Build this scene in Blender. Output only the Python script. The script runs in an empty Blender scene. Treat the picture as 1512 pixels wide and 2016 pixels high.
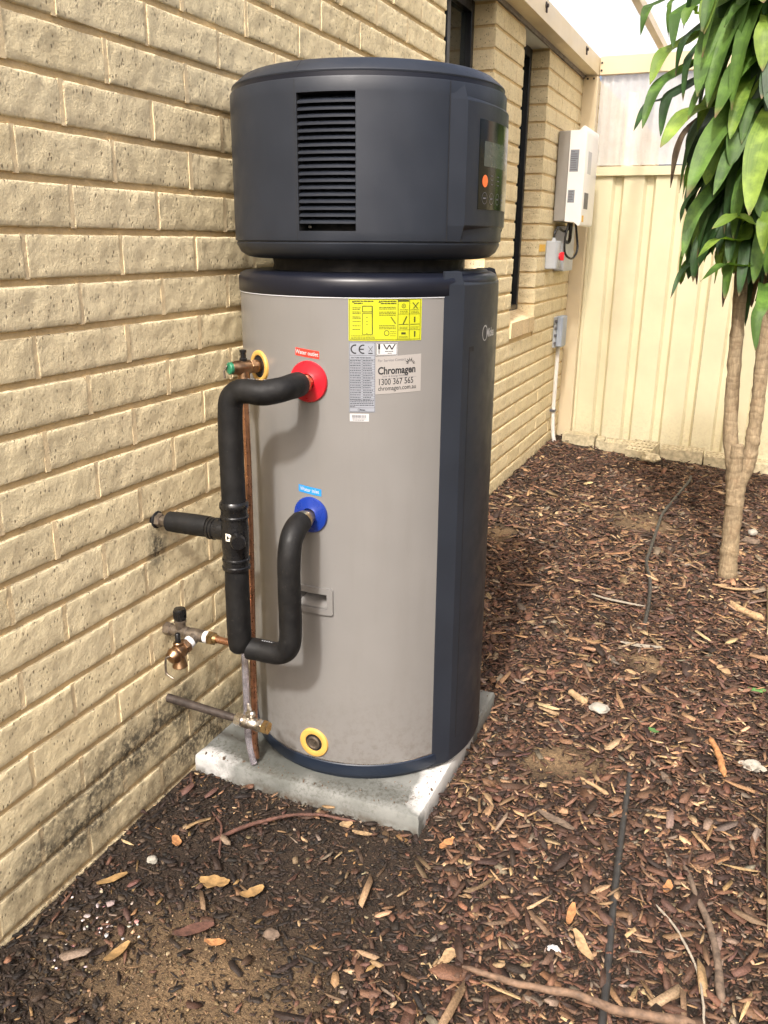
import bpy, math, random
import numpy as np
from mathutils import Vector, Matrix, noise

random.seed(7)
RNG = np.random.default_rng(11)
scene = bpy.context.scene
COL = scene.collection

# ------------------------------------------------------------------ camera
CAM_POS = Vector((1.130, -1.125, 1.257))
PITCH, YAW, ROLL, FPX = 0.30845, 0.39990, 0.01318, 1682.4
_f = Vector((-math.sin(YAW) * math.cos(PITCH), math.cos(YAW) * math.cos(PITCH), -math.sin(PITCH)))
_r = Vector((math.cos(YAW), math.sin(YAW), 0))
_u = _r.cross(_f)
_c, _s = math.cos(ROLL), math.sin(ROLL)
CR, CU = _c * _r + _s * _u, -_s * _r + _c * _u
cam_d = bpy.data.cameras.new("camera")
cam = bpy.data.objects.new("camera", cam_d)
COL.objects.link(cam)
m = Matrix.Identity(4)
for i in range(3):
    m[i][0], m[i][1], m[i][2], m[i][3] = CR[i], CU[i], -_f[i], CAM_POS[i]
cam.matrix_world = m
cam_d.sensor_fit = 'HORIZONTAL'
cam_d.sensor_width = 36.0
cam_d.lens = 36.0 * FPX / 1512.0
cam_d.clip_start, cam_d.clip_end = 0.02, 500.0
scene.camera = cam


def project(p):
    d = Vector(p) - CAM_POS
    z = d.dot(_f)
    if z < 0.05:
        return None
    return 756 + FPX * d.dot(CR) / z, 1008 - FPX * d.dot(CU) / z, z


# ------------------------------------------------------------------ light
SUN_TO = Vector((0.10, -1.0, 1.04)).normalized()
world = bpy.data.worlds.new("World")
scene.world = world
world.use_nodes = True
wn = world.node_tree
for n in list(wn.nodes):
    wn.nodes.remove(n)
sky = wn.nodes.new('ShaderNodeTexSky')
sky.sky_type = 'NISHITA'
sky.sun_disc = False
sky.sun_elevation = math.asin(SUN_TO.z)
sky.sun_rotation = math.atan2(SUN_TO.x, SUN_TO.y)
sky.dust_density = 8.0
sky.air_density = 0.6
sky.ozone_density = 0.4
bg = wn.nodes.new('ShaderNodeBackground')
bg.inputs['Strength'].default_value = 0.15
wo = wn.nodes.new('ShaderNodeOutputWorld')
wn.links.new(sky.outputs[0], bg.inputs[0])
wn.links.new(bg.outputs[0], wo.inputs[0])
sun_d = bpy.data.lights.new("sun", 'SUN')
sun_d.energy = 2.3
sun_d.angle = math.radians(3.6)
sun_d.color = (1.0, 0.975, 0.935)
sun = bpy.data.objects.new("sun", sun_d)
sun.rotation_euler = (-SUN_TO).to_track_quat('-Z', 'Y').to_euler()
sun.location = (0, -3, 6)
COL.objects.link(sun)
scene.view_settings.view_transform = 'Standard'
scene.view_settings.look = 'None'
scene.view_settings.gamma = 1.0
scene.view_settings.exposure = 1.10
scene.view_settings.use_curve_mapping = False
scene.cycles.max_bounces = 6
scene.cycles.transparent_max_bounces = 16
scene.cycles.use_denoising = True


# ------------------------------------------------------------------ helpers
class MB:
    """collects geometry in world coordinates; build() links it as one mesh object"""

    def __init__(self):
        self.v, self.f = [], []

    def add(self, vs, fs):
        o = len(self.v)
        self.v += [tuple(p) for p in vs]
        self.f += [tuple(i + o for i in f) for f in fs]

    def box(self, lo, hi, bevel=0.0):
        x0, y0, z0 = lo
        x1, y1, z1 = hi
        if bevel <= 0:
            vs = [(x0, y0, z0), (x1, y0, z0), (x1, y1, z0), (x0, y1, z0), (x0, y0, z1), (x1, y0, z1), (x1, y1, z1), (x0, y1, z1)]
            fs = [(0, 3, 2, 1), (4, 5, 6, 7), (0, 1, 5, 4), (1, 2, 6, 5), (2, 3, 7, 6), (3, 0, 4, 7)]
            self.add(vs, fs)
            return
        b = min(bevel, (x1 - x0) * .45, (y1 - y0) * .45, (z1 - z0) * .45)
        self.prism([(x0, y0), (x1, y0), (x1, y1), (x0, y1)], z0, z1, b)

    def prism(self, poly, z0, z1, b=0.0, rb=0.0):
        """vertical prism over a CCW polygon, with bevelled rims and corners"""
        n = len(poly)
        pts = []
        cb = rb if rb > 0 else b
        if cb > 0:
            for i in range(n):
                p = Vector(poly[i]); a = Vector(poly[i - 1]); c = Vector(poly[(i + 1) % n])
                da, dc = (a - p).normalized(), (c - p).normalized()
                k = 4 if rb > 0 else 1
                for j in range(k + 1):
                    t = j / k
                    q0 = p + da * cb; q1 = p + dc * cb
                    q = (1 - t) ** 2 * q0 + 2 * t * (1 - t) * p + t * t * q1
                    pts.append(q)
        else:
            pts = [Vector(p) for p in poly]
        c = sum(pts, Vector((0, 0))) / len(pts)
        rings = []
        if b > 0:
            def inset(q, d):
                v = q - c
                return c + v * max(0, (v.length - d) / max(v.length, 1e-9))
            rings = [([inset(q, b) for q in pts], z0), (pts, z0 + b), (pts, z1 - b), ([inset(q, b) for q in pts], z1)]
        else:
            rings = [(pts, z0), (pts, z1)]
        vs, fs = [], []
        k = len(pts)
        for ring, z in rings:
            vs += [(q.x, q.y, z) for q in ring]
        for r in range(len(rings) - 1):
            for i in range(k):
                j = (i + 1) % k
                fs.append((r * k + i, r * k + j, (r + 1) * k + j, (r + 1) * k + i))
        fs.append(tuple(reversed(range(k))))
        fs.append(tuple(range((len(rings) - 1) * k, len(rings) * k)))
        self.add(vs, fs)

    def tube(self, pts, rad, seg=16, caps=True):
        pts = [Vector(p) for p in pts]
        n = len(pts)
        rr = rad if isinstance(rad, (list, tuple)) else [rad] * n
        t0 = (pts[1] - pts[0]).normalized()
        ref = Vector((0, 0, 1)) if abs(t0.z) < .9 else Vector((1, 0, 0))
        nrm = t0.cross(ref).normalized()
        vs, fs = [], []
        for i, p in enumerate(pts):
            if i == 0: t = pts[1] - pts[0]
            elif i == n - 1: t = pts[-1] - pts[-2]
            else: t = (pts[i + 1] - pts[i]).normalized() + (pts[i] - pts[i - 1]).normalized()
            if t.length < 1e-9: t = t0
            t = t.normalized()
            nrm = (nrm - t * nrm.dot(t)).normalized()
            b = t.cross(nrm)
            for k in range(seg):
                a = 2 * math.pi * k / seg
                vs.append(p + (nrm * math.cos(a) + b * math.sin(a)) * rr[i])
        for i in range(n - 1):
            for k in range(seg):
                j = (k + 1) % seg
                fs.append((i * seg + k, i * seg + j, (i + 1) * seg + j, (i + 1) * seg + k))
        if caps:
            fs.append(tuple(reversed(range(seg))))
            fs.append(tuple(range((n - 1) * seg, n * seg)))
        self.add(vs, fs)

    def lathe(self, prof, origin, axis, seg=32, rot=0.0, close=True):
        """prof: (radius, height along axis)"""
        ax = Vector(axis).normalized()
        ref = Vector((0, 0, 1)) if abs(ax.z) < .9 else Vector((1, 0, 0))
        e1 = ax.cross(ref).normalized(); e2 = ax.cross(e1)
        o = Vector(origin)
        vs, fs = [], []
        for r, h in prof:
            for k in range(seg):
                a = 2 * math.pi * k / seg + rot
                vs.append(o + ax * h + (e1 * math.cos(a) + e2 * math.sin(a)) * r)
        for i in range(len(prof) - 1):
            for k in range(seg):
                j = (k + 1) % seg
                fs.append((i * seg + k, i * seg + j, (i + 1) * seg + j, (i + 1) * seg + k))
        if close:
            fs.append(tuple(reversed(range(seg))))
            fs.append(tuple(range((len(prof) - 1) * seg, len(prof) * seg)))
        self.add(vs, fs)

    def build(self, name, material, parent=None, smooth=40, org=None):
        off = Vector((0, 0, 0))
        if parent is not None:
            p = parent
            while p.parent: p = p.parent
            off = p.location
        elif org is not None:
            off = Vector(org)
        me = bpy.data.meshes.new(name)
        me.from_pydata([(x - off[0], y - off[1], z - off[2]) for x, y, z in self.v], [], self.f)
        import bmesh
        bm = bmesh.new(); bm.from_mesh(me)
        bmesh.ops.recalc_face_normals(bm, faces=bm.faces)
        bm.to_mesh(me); bm.free()
        finish(me, material, smooth)
        o = bpy.data.objects.new(name, me)
        COL.objects.link(o)
        if parent is not None: o.parent = parent
        elif org is not None: o.location = off
        return o


def finish(me, material, smooth):
    if material is not None: me.materials.append(material)
    if smooth:
        me.polygons.foreach_set('use_smooth', [True] * len(me.polygons))
        if smooth < 180: me.set_sharp_from_angle(angle=math.radians(smooth))


def tag(o, label=None, cat=None, group=None, kind=None):
    if label: o['label'] = label
    if cat: o['category'] = cat
    if group: o['group'] = group
    if kind: o['kind'] = kind
    return o


def thing(name, loc, label, cat, group=None):
    o = bpy.data.objects.new(name, None)
    o.empty_display_size = 0.05
    o.location = loc
    COL.objects.link(o)
    return tag(o, label, cat, group)


def bez(ctrl, n=8, rad=0.05):
    """polyline through ctrl with rounded corners of the given radius"""
    ctrl = [Vector(c) for c in ctrl]
    out = [ctrl[0]]
    for i in range(1, len(ctrl) - 1):
        p = ctrl[i]
        a = ctrl[i - 1] - p; c = ctrl[i + 1] - p
        d = min(rad, a.length * .49, c.length * .49)
        q0, q1 = p + a.normalized() * d, p + c.normalized() * d
        for k in range(n + 1):
            t = k / n
            out.append((1 - t) ** 2 * q0 + 2 * t * (1 - t) * p + t * t * q1)
    out.append(ctrl[-1])
    return out


def spline(ctrl, n=8):
    """Catmull-Rom through ctrl"""
    P = [Vector(c) for c in ctrl]
    P = [2 * P[0] - P[1]] + P + [2 * P[-1] - P[-2]]
    out = []
    for i in range(1, len(P) - 2):
        for k in range(n):
            t = k / n
            a, b, c, d = P[i - 1], P[i], P[i + 1], P[i + 2]
            out.append(.5 * ((2 * b) + (c - a) * t + (2 * a - 5 * b + 4 * c - d) * t * t + (3 * b - a - 3 * c + d) * t ** 3))
    out.append(P[-2])
    return out


# ------------------------------------------------------------------ materials
def new_mat(name):
    mt = bpy.data.materials.new(name)
    mt.use_nodes = True
    nt = mt.node_tree
    b = nt.nodes['Principled BSDF']
    return mt, nt, b


def N(nt, t, **kw):
    n = nt.nodes.new(t)
    for k, v in kw.items():
        if k in n.inputs: n.inputs[k].default_value = v
        else: setattr(n, k, v)
    return n


def noise_fac(nt, vec, scale, detail=4, rough=.55, lo=.35, hi=.65):
    n = N(nt, 'ShaderNodeTexNoise')
    n.inputs['Scale'].default_value = scale
    n.inputs['Detail'].default_value = detail
    n.inputs['Roughness'].default_value = rough
    nt.links.new(vec, n.inputs['Vector'])
    mr = N(nt, 'ShaderNodeMapRange')
    mr.inputs[1].default_value = lo; mr.inputs[2].default_value = hi
    mr.clamp = True
    nt.links.new(n.outputs[0], mr.inputs[0])
    return mr.outputs[0]


def mix(nt, fac, a, b, mode='MIX'):
    n = N(nt, 'ShaderNodeMix')
    n.data_type = 'RGBA'; n.blend_type = mode
    for sock, val in ((n.inputs[0], fac), (n.inputs[6], a), (n.inputs[7], b)):
        if isinstance(val, (int, float)): sock.default_value = val
        elif isinstance(val, (tuple, list)): sock.default_value = (*val[:3], 1)
        else: nt.links.new(val, sock)
    return n.outputs[2]


def math_n(nt, op, a, b=None, clamp=False):
    n = N(nt, 'ShaderNodeMath'); n.operation = op; n.use_clamp = clamp
    for i, val in enumerate((a, b)):
        if val is None: continue
        if isinstance(val, (int, float)): n.inputs[i].default_value = val
        else: nt.links.new(val, n.inputs[i])
    return n.outputs[0]


def bump(nt, b, h, strength=.3, dist=.01, prev=None):
    n = N(nt, 'ShaderNodeBump')
    n.inputs['Strength'].default_value = strength
    n.inputs['Distance'].default_value = dist
    nt.links.new(h, n.inputs['Height'])
    if prev is not None: nt.links.new(prev, n.inputs['Normal'])
    nt.links.new(n.outputs[0], b.inputs['Normal'])
    return n.outputs[0]


def pos(nt):
    return N(nt, 'ShaderNodeNewGeometry').outputs['Position']


def simple(name, col, rough=.5, metal=0.0, var=.12, vscale=30, bmp=0.0, bscale=200, spec=.5, coat=0.0, rvar=.15):
    mt, nt, b = new_mat(name)
    p = pos(nt)
    f = noise_fac(nt, p, vscale, 5)
    dark = tuple(c * (1 - var) for c in col); lite = tuple(min(1, c * (1 + var)) for c in col)
    nt.links.new(mix(nt, f, dark, lite), b.inputs['Base Color'])
    r = N(nt, 'ShaderNodeMapRange')
    nt.links.new(noise_fac(nt, p, vscale * 2.3, 4), r.inputs[0])
    r.inputs[3].default_value = max(.02, rough * (1 - rvar)); r.inputs[4].default_value = min(1, rough * (1 + rvar))
    nt.links.new(r.outputs[0], b.inputs['Roughness'])
    b.inputs['Metallic'].default_value = metal
    b.inputs['Specular IOR Level'].default_value = spec
    b.inputs['Coat Weight'].default_value = coat
    if bmp > 0:
        n = N(nt, 'ShaderNodeTexNoise'); n.inputs['Scale'].default_value = bscale; n.inputs['Detail'].default_value = 3
        nt.links.new(p, n.inputs['Vector'])
        bump(nt, b, n.outputs[0], bmp, .002)
    return mt


def ellipse_mask(nt, p, centre, radii, soft=.4, wob=.5, wscale=9):
    """1 inside an uneven ellipsoid: used for stains and wet patches"""
    s = N(nt, 'ShaderNodeVectorMath'); s.operation = 'SUBTRACT'
    nt.links.new(p, s.inputs[0]); s.inputs[1].default_value = centre
    d = N(nt, 'ShaderNodeVectorMath'); d.operation = 'DIVIDE'
    nt.links.new(s.outputs[0], d.inputs[0]); d.inputs[1].default_value = radii
    l = N(nt, 'ShaderNodeVectorMath'); l.operation = 'LENGTH'
    nt.links.new(d.outputs[0], l.inputs[0])
    nz = nt.nodes.get('wob%g' % wscale)
    if nz is None:
        nz = N(nt, 'ShaderNodeTexNoise'); nz.inputs['Scale'].default_value = wscale; nz.inputs['Detail'].default_value = 5
        nz.name = 'wob%g' % wscale
        nt.links.new(p, nz.inputs['Vector'])
    w = math_n(nt, 'MULTIPLY', math_n(nt, 'SUBTRACT', nz.outputs[0], .5), wob * 2.2)
    v = math_n(nt, 'ADD', l.outputs['Value'], w)
    mr = N(nt, 'ShaderNodeMapRange'); mr.clamp = True
    nt.links.new(v, mr.inputs[0])
    mr.inputs[1].default_value = 1 - soft; mr.inputs[2].default_value = 1 + soft * .3
    mr.inputs[3].default_value = 1; mr.inputs[4].default_value = 0
    return mr.outputs[0]


def brick_material(name, base, alt, mortar=False):
    mt, nt, b = new_mat(name)
    g = N(nt, 'ShaderNodeNewGeometry'); p = g.outputs['Position']
    oi = N(nt, 'ShaderNodeObjectInfo')
    rnd = math_n(nt, 'FRACT', math_n(nt, 'ADD', oi.outputs['Random'], g.outputs['Random Per Island']))
    col = mix(nt, rnd, base, alt)
    col = mix(nt, math_n(nt, 'MULTIPLY', math_n(nt, 'FRACT', math_n(nt, 'MULTIPLY', rnd, 7.31)), .40), col, (alt[0] * .94, alt[1] * .95, alt[2] * 1.02))
    col = mix(nt, math_n(nt, 'MULTIPLY', noise_fac(nt, p, 11, 6, .6, .3, .7), .8), col, tuple(c * 1.12 for c in alt), 'MIX')
    col = mix(nt, math_n(nt, 'MULTIPLY', noise_fac(nt, p, 210, 4, .75, .42, .68), .26), col, tuple(c * .66 for c in base))
    f2 = noise_fac(nt, p, 60, 6, .65, .42, .7)
    col = mix(nt, math_n(nt, 'MULTIPLY', f2, .20), col, (base[0] * .5, base[1] * .45, base[2] * .4))
    if not mortar:
        # dark pinholes and scratches of the split face
        v = N(nt, 'ShaderNodeTexVoronoi'); v.inputs['Scale'].default_value = 125
        v.inputs['Randomness'].default_value = 1
        mp = N(nt, 'ShaderNodeMapping'); mp.inputs['Scale'].default_value = (1, 1, .55)
        mp.inputs['Rotation'].default_value = (.5, 0, 0)
        nt.links.new(p, mp.inputs[0]); nt.links.new(mp.outputs[0], v.inputs['Vector'])
        pit = N(nt, 'ShaderNodeMapRange'); pit.clamp = True
        nt.links.new(v.outputs['Distance'], pit.inputs[0])
        pit.inputs[1].default_value = .12; pit.inputs[2].default_value = .30; pit.inputs[3].default_value = 1; pit.inputs[4].default_value = 0
        gate = noise_fac(nt, p, 48, 3, .5, .46, .56)
        pitm = math_n(nt, 'MULTIPLY', pit.outputs[0], gate)
        col = mix(nt, math_n(nt, 'MULTIPLY', pitm, .75), col, (.12, .085, .05))
    # damp grime near the foot of the wall and below the drain pipe
    st = None
    for c, r in (((0, .16, .18), (.3, .34, .085)), ((0, .30, .20), (.3, .18, .08)), ((0, -.04, .11), (.3, .24, .07)), ((0, .42, .08), (.3, .3, .10)), ((0, .285, .62), (.3, .035, .06))):
        e = ellipse_mask(nt, p, c, r, .8, .75, 16)
        st = e if st is None else math_n(nt, 'MAXIMUM', st, e)
    fine = noise_fac(nt, p, 85, 5, .7, .28, .56)
    st = math_n(nt, 'MULTIPLY', math_n(nt, 'MULTIPLY', st, fine), .92)
    col = mix(nt, st, col, (.060, .053, .040))
    sz = N(nt, 'ShaderNodeSeparateXYZ'); nt.links.new(p, sz.inputs[0])
    ft = N(nt, 'ShaderNodeMapRange'); ft.clamp = True; nt.links.new(sz.outputs[2], ft.inputs[0])
    ft.inputs[1].default_value = .0; ft.inputs[2].default_value = .13; ft.inputs[3].default_value = 1; ft.inputs[4].default_value = 0
    spl = math_n(nt, 'MULTIPLY', math_n(nt, 'MULTIPLY', math_n(nt, 'POWER', ft.outputs[0], 1.4), noise_fac(nt, p, 38, 6, .7, .34, .62)), .8)
    col = mix(nt, spl, col, (.15, .108, .065))
    nt.links.new(col, b.inputs['Base Color'])
    b.inputs['Roughness'].default_value = .93
    b.inputs['Specular IOR Level'].default_value = .25
    h1 = N(nt, 'ShaderNodeTexNoise'); h1.inputs['Scale'].default_value = 55; h1.inputs['Detail'].default_value = 7; h1.inputs['Roughness'].default_value = .74
    nt.links.new(p, h1.inputs['Vector'])
    hh = h1.outputs[0]
    if not mortar:
        hh = math_n(nt, 'SUBTRACT', hh, math_n(nt, 'MULTIPLY', pitm, .25))
    bump(nt, b, hh, .8 if not mortar else .5, .007)
    return mt


M = {}
M['brick'] = brick_material('cream_brick', (.69, .572, .340), (.79, .675, .430))
M['mortar'] = brick_material('sandy_mortar', (.58, .42, .205), (.66, .49, .26), True)
M['perp'] = brick_material('flush_mortar', (.66, .52, .30), (.74, .60, .37), True)
M['sill'] = brick_material('sill_brick', (.64, .49, .28), (.72, .57, .35))
M['tank'] = simple('taupe_steel', (.185, .172, .160), .34, 0.0, .03, 4, .03, 600, .5, .15)
M['plastic'] = simple('slate_plastic', (.0160, .0195, .0270), .44, 0, .10, 8, .10, 900, .30)
M['plastic2'] = simple('navy_black_plastic', (.0060, .0072, .0130), .36, 0, .08, 8, .06, 900, .35)
M['navy'] = simple('navy_trim', (.007, .013, .026), .36, 0, .10, 10, .05, 600, .5)
M['black'] = simple('black_void', (.006, .006, .007), .7, 0, .2, 20)
M['foam'] = simple('black_foam_sleeve', (.0050, .0050, .0055), .55, 0, .25, 25, .25, 500, .28)
def foam_material():
    mt, nt, b = new_mat('black_foam_sleeve')
    p = pos(nt)
    c = mix(nt, noise_fac(nt, p, 22, 6, .65, .40, .75), (.0042, .0042, .0046), (.0110, .0105, .0100))
    c = mix(nt, math_n(nt, 'MULTIPLY', noise_fac(nt, p, 190, 3, .6, .64, .72), .6), c, (.035, .031, .026))
    nt.links.new(c, b.inputs['Base Color'])
    r = N(nt, 'ShaderNodeMapRange'); nt.links.new(noise_fac(nt, p, 30, 5, .6), r.inputs[0])
    r.inputs[3].default_value = .46; r.inputs[4].default_value = .70
    nt.links.new(r.outputs[0], b.inputs['Roughness'])
    b.inputs['Specular IOR Level'].default_value = .28
    h = N(nt, 'ShaderNodeTexNoise'); h.inputs['Scale'].default_value = 38; h.inputs['Detail'].default_value = 6
    nt.links.new(p, h.inputs['Vector'])
    bump(nt, b, h.outputs[0], .22, .006)
    return mt


M['foam'] = foam_material()
M['blackgloss'] = simple('black_moulded_plastic', (.0065, .0065, .007), .28, 0, .2, 40, .05, 300, .5)
M['display'] = simple('display_glass', (.003, .004, .004), .14, 0, .2, 20, 0, 200, .25)
M['screen'] = simple('grey_screen', (.045, .058, .050), .25, 0, .05, 20)
M['orange'] = simple('orange_button', (.85, .16, .03), .4, 0, .05, 20)
M['ink'] = simple('black_ink', (.012, .012, .014), .5, 0, .1, 20)
M['inkgrey'] = simple('grey_ink', (.10, .10, .11), .5, 0, .1, 20)
M['white'] = simple('white_print', (.40, .40, .40), .45, 0, .03, 20)
M['silver_print'] = simple('silver_print', (.50, .52, .55), .35, .2, .05, 20)
M['red'] = simple('red_plastic', (.42, .008, .018), .30, 0, .06, 15, .03, 300, .5, .2)
M['blue'] = simple('blue_plastic', (.008, .030, .22), .28, 0, .06, 15, .03, 300, .5, .2)
M['redlab'] = simple('red_sticker', (.62, .035, .022), .4, 0, .04, 15)
M['bluelab'] = simple('blue_sticker', (.012, .20, .52), .4, 0, .04, 15)
M['yellowlab'] = simple('yellow_sticker', (.36, .375, .010), .4, 0, .04, 15)
M['yellowdk'] = simple('olive_ink', (.035, .038, .004), .5, 0, .1, 15)
M['grey_lab'] = simple('grey_rating_sticker', (.23, .245, .275), .35, 0, .05, 15)
M['clearlab'] = simple('pale_grey_sticker', (.265, .25, .235), .35, 0, .03, 15)
M['yring'] = simple('yellow_ring', (.52, .31, .075), .4, 0, .07, 20, .04, 200)
M['brass'] = simple('brass', (.46, .34, .18), .32, 1.0, .25, 60, .15, 150)
M['bronze'] = simple('bronze_valve', (.30, .185, .105), .34, 1.0, .30, 60, .2, 120)
M['oldbrass'] = simple('tarnished_brass', (.20, .165, .13), .42, .8, .35, 50, .25, 140)
M['nickel'] = simple('nickel', (.62, .58, .52), .30, 1.0, .25, 70, .2, 140)
M['copper'] = simple('copper', (.56, .30, .19), .30, 1.0, .18, 45, .12, 100)
M['tape'] = simple('white_thread_tape', (.60, .60, .60), .6, 0, .05, 80)
M['green'] = simple('green_tag', (.018, .15, .075), .4, 0, .3, 120)
M['lagged'] = simple('dark_old_pipe', (.045, .034, .028), .6, .3, .4, 50, .3, 120)
M['ivory'] = simple('ivory_print', (.78, .72, .60), .5, 0, .05, 20)
M['cream_paint'] = simple('cream_steel_paint', (.68, .575, .39), .42, 0, .07, 3, .03, 300, .4)
def dusty(name, col, rough, dirt, z0, z1, streak=.0, coat=0.0, amount=.5):
    """painted steel with handling marks, and soil splashed up from the ground"""
    mt, nt, b = new_mat(name)
    p = pos(nt)
    mp = N(nt, 'ShaderNodeMapping'); mp.inputs['Scale'].default_value = (1, 1, .12); nt.links.new(p, mp.inputs[0])
    c = mix(nt, noise_fac(nt, p, 5, 5), tuple(v * .96 for v in col), tuple(min(1, v * 1.04) for v in col))
    c = mix(nt, math_n(nt, 'MULTIPLY', noise_fac(nt, mp.outputs[0], 28, 5, .6, .52, .75), streak), c, dirt)
    sep = N(nt, 'ShaderNodeSeparateXYZ'); nt.links.new(p, sep.inputs[0])
    mr = N(nt, 'ShaderNodeMapRange'); mr.clamp = True; nt.links.new(sep.outputs[2], mr.inputs[0])
    mr.inputs[1].default_value = z0; mr.inputs[2].default_value = z1; mr.inputs[3].default_value = 1; mr.inputs[4].default_value = 0
    sp = math_n(nt, 'MULTIPLY', math_n(nt, 'POWER', mr.outputs[0], 1.6), noise_fac(nt, p, 70, 6, .7, .46, .66))
    spk = math_n(nt, 'MULTIPLY', noise_fac(nt, p, 160, 2, .5, .70, .76), .55)
    c = mix(nt, math_n(nt, 'MAXIMUM', math_n(nt, 'MULTIPLY', sp, amount), math_n(nt, 'MULTIPLY', spk, streak * 2)), c, dirt)
    nt.links.new(c, b.inputs['Base Color'])
    r = N(nt, 'ShaderNodeMapRange'); nt.links.new(noise_fac(nt, p, 9, 6, .65), r.inputs[0])
    r.inputs[3].default_value = rough * .82; r.inputs[4].default_value = rough * 1.3
    nt.links.new(r.outputs[0], b.inputs['Roughness'])
    b.inputs['Coat Weight'].default_value = coat
    h = N(nt, 'ShaderNodeTexNoise'); h.inputs['Scale'].default_value = 3.5; h.inputs['Detail'].default_value = 2
    nt.links.new(p, h.inputs['Vector'])
    bump(nt, b, h.outputs[0], .12, .02)
    return mt


M['tank'] = dusty('taupe_steel', (.166, .160, .152), .34, (.085, .070, .055), .09, .36, .10, .12, .5)
M['fence'] = dusty('cream_fence_steel', (.73, .67, .455), .40, (.42, .32, .19), -.05, .34, .05, 0, .6)
M['darksteel'] = simple('brown_black_fixing', (.035, .022, .016), .6, .3, .2, 80)
M['flash'] = simple('grey_eave_flashing', (.16, .14, .12), .6, .2, .25, 12)
M['soffit'] = simple('white_soffit', (.68, .70, .68), .6, 0, .04, 6)
M['frame'] = simple('dark_window_frame', (.012, .014, .018), .35, .2, .2, 20)
M['glass'] = simple('dark_window_glass', (.012, .016, .015), .04, 0, .1, 5)
M['blind'] = simple('grey_green_blind', (.15, .17, .14), .5, 0, .1, 12)
M['invwhite'] = simple('white_inverter_cover', (.86, .84, .80), .35, 0, .02, 8)
M['invgrey'] = simple('grey_inverter_back', (.30, .28, .25), .45, .2, .05, 8)
M['boxgrey'] = simple('grey_plastic_box', (.42, .44, .46), .45, 0, .05, 12)
M['boxblue'] = simple('blue_grey_plastic', (.30, .34, .40), .5, 0, .08, 12)
M['pvc'] = simple('white_conduit', (.72, .69, .64), .45, 0, .06, 12)
M['stickeryel'] = simple('amber_sticker', (.80, .46, .03), .5, 0, .05, 30)
M['redknob'] = simple('red_knob', (.75, .02, .03), .35, 0, .05, 30)
M['hose'] = simple('black_poly_pipe', (.030, .029, .028), .5, 0, .3, 40, .1, 200)
M['limestone'] = simple('white_limestone', (.27, .25, .21), .9, 0, .2, 60, .9, 90)
M['brickrubble'] = simple('pale_cored_brick', (.50, .43, .28), .9, 0, .25, 40, .6, 150)
M['stick'] = simple('brown_stick', (.13, .080, .050), .8, 0, .4, 70, .6, 160)
M['twigred'] = simple('reddish_twig', (.085, .038, .026), .8, 0, .4, 70, .6, 160)
M['drywood'] = simple('pale_dry_wood', (.30, .20, .105), .85, 0, .35, 90, .6, 200)
M['orangewood'] = simple('orange_dry_wood', (.33, .155, .060), .8, 0, .35, 90, .6, 200)
M['bark'] = simple('grey_brown_bark', (.12, .085, .060), .85, 0, .4, 80, .7, 150)
M['deadleaf'] = simple('tan_dead_leaf', (.27, .165, .065), .7, 0, .35, 60, .3, 150)
M['greenbit'] = simple('green_leaf_scrap', (.08, .18, .05), .6, 0, .3, 60)
M['whitebit'] = simple('bleached_bark', (.27, .235, .185), .85, 0, .2, 90, .5, 200)


def tube_plastic():
    mt, nt, b = new_mat('clear_plastic_hose')
    b.inputs['Base Color'].default_value = (.80, .76, .80, 1)
    b.inputs['Transmission Weight'].default_value = .75
    b.inputs['Roughness'].default_value = .22
    b.inputs['IOR'].default_value = 1.3
    n = noise_fac(nt, pos(nt), 90, 4)
    nt.links.new(mix(nt, n, (.36, .33, .36), (.55, .52, .55)), b.inputs['Base Color'])
    return mt


def roof_material(name, trans, colour, dirt=.3, front=.38):
    mt, nt, b = new_mat(name)
    out = nt.nodes['Material Output']
    p = pos(nt)
    tr = N(nt, 'ShaderNodeBsdfTransparent')
    tl = N(nt, 'ShaderNodeBsdfTranslucent')
    df = N(nt, 'ShaderNodeBsdfDiffuse')
    col = mix(nt, math_n(nt, 'MULTIPLY', noise_fac(nt, p, 6, 7, .65, .45, .75), dirt), colour, (.35, .29, .22))
    nt.links.new(col, tl.inputs[0]); nt.links.new(col, df.inputs[0])
    m1 = N(nt, 'ShaderNodeMixShader'); m1.inputs[0].default_value = front
    nt.links.new(tl.outputs[0], m1.inputs[1]); nt.links.new(df.outputs[0], m1.inputs[2])
    m2 = N(nt, 'ShaderNodeMixShader')
    fac = N(nt, 'ShaderNodeMapRange'); nt.links.new(noise_fac(nt, p, 14, 6, .6, .4, .7), fac.inputs[0])
    fac.inputs[3].default_value = trans; fac.inputs[4].default_value = trans * (1 - dirt)
    nt.links.new(fac.outputs[0], m2.inputs[0])
    nt.links.new(m1.outputs[0], m2.inputs[1]); nt.links.new(tr.outputs[0], m2.inputs[2])
    nt.links.new(m2.outputs[0], out.inputs['Surface'])
    return mt


M['clearhose'] = tube_plastic()
M['roofsheet'] = roof_material('clear_roof_sheet', .42, (.9, .9, .88), .15)
M['sidesheet'] = roof_material('clear_side_sheet', .30, (.93, .92, .89), .22, .68)


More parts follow.
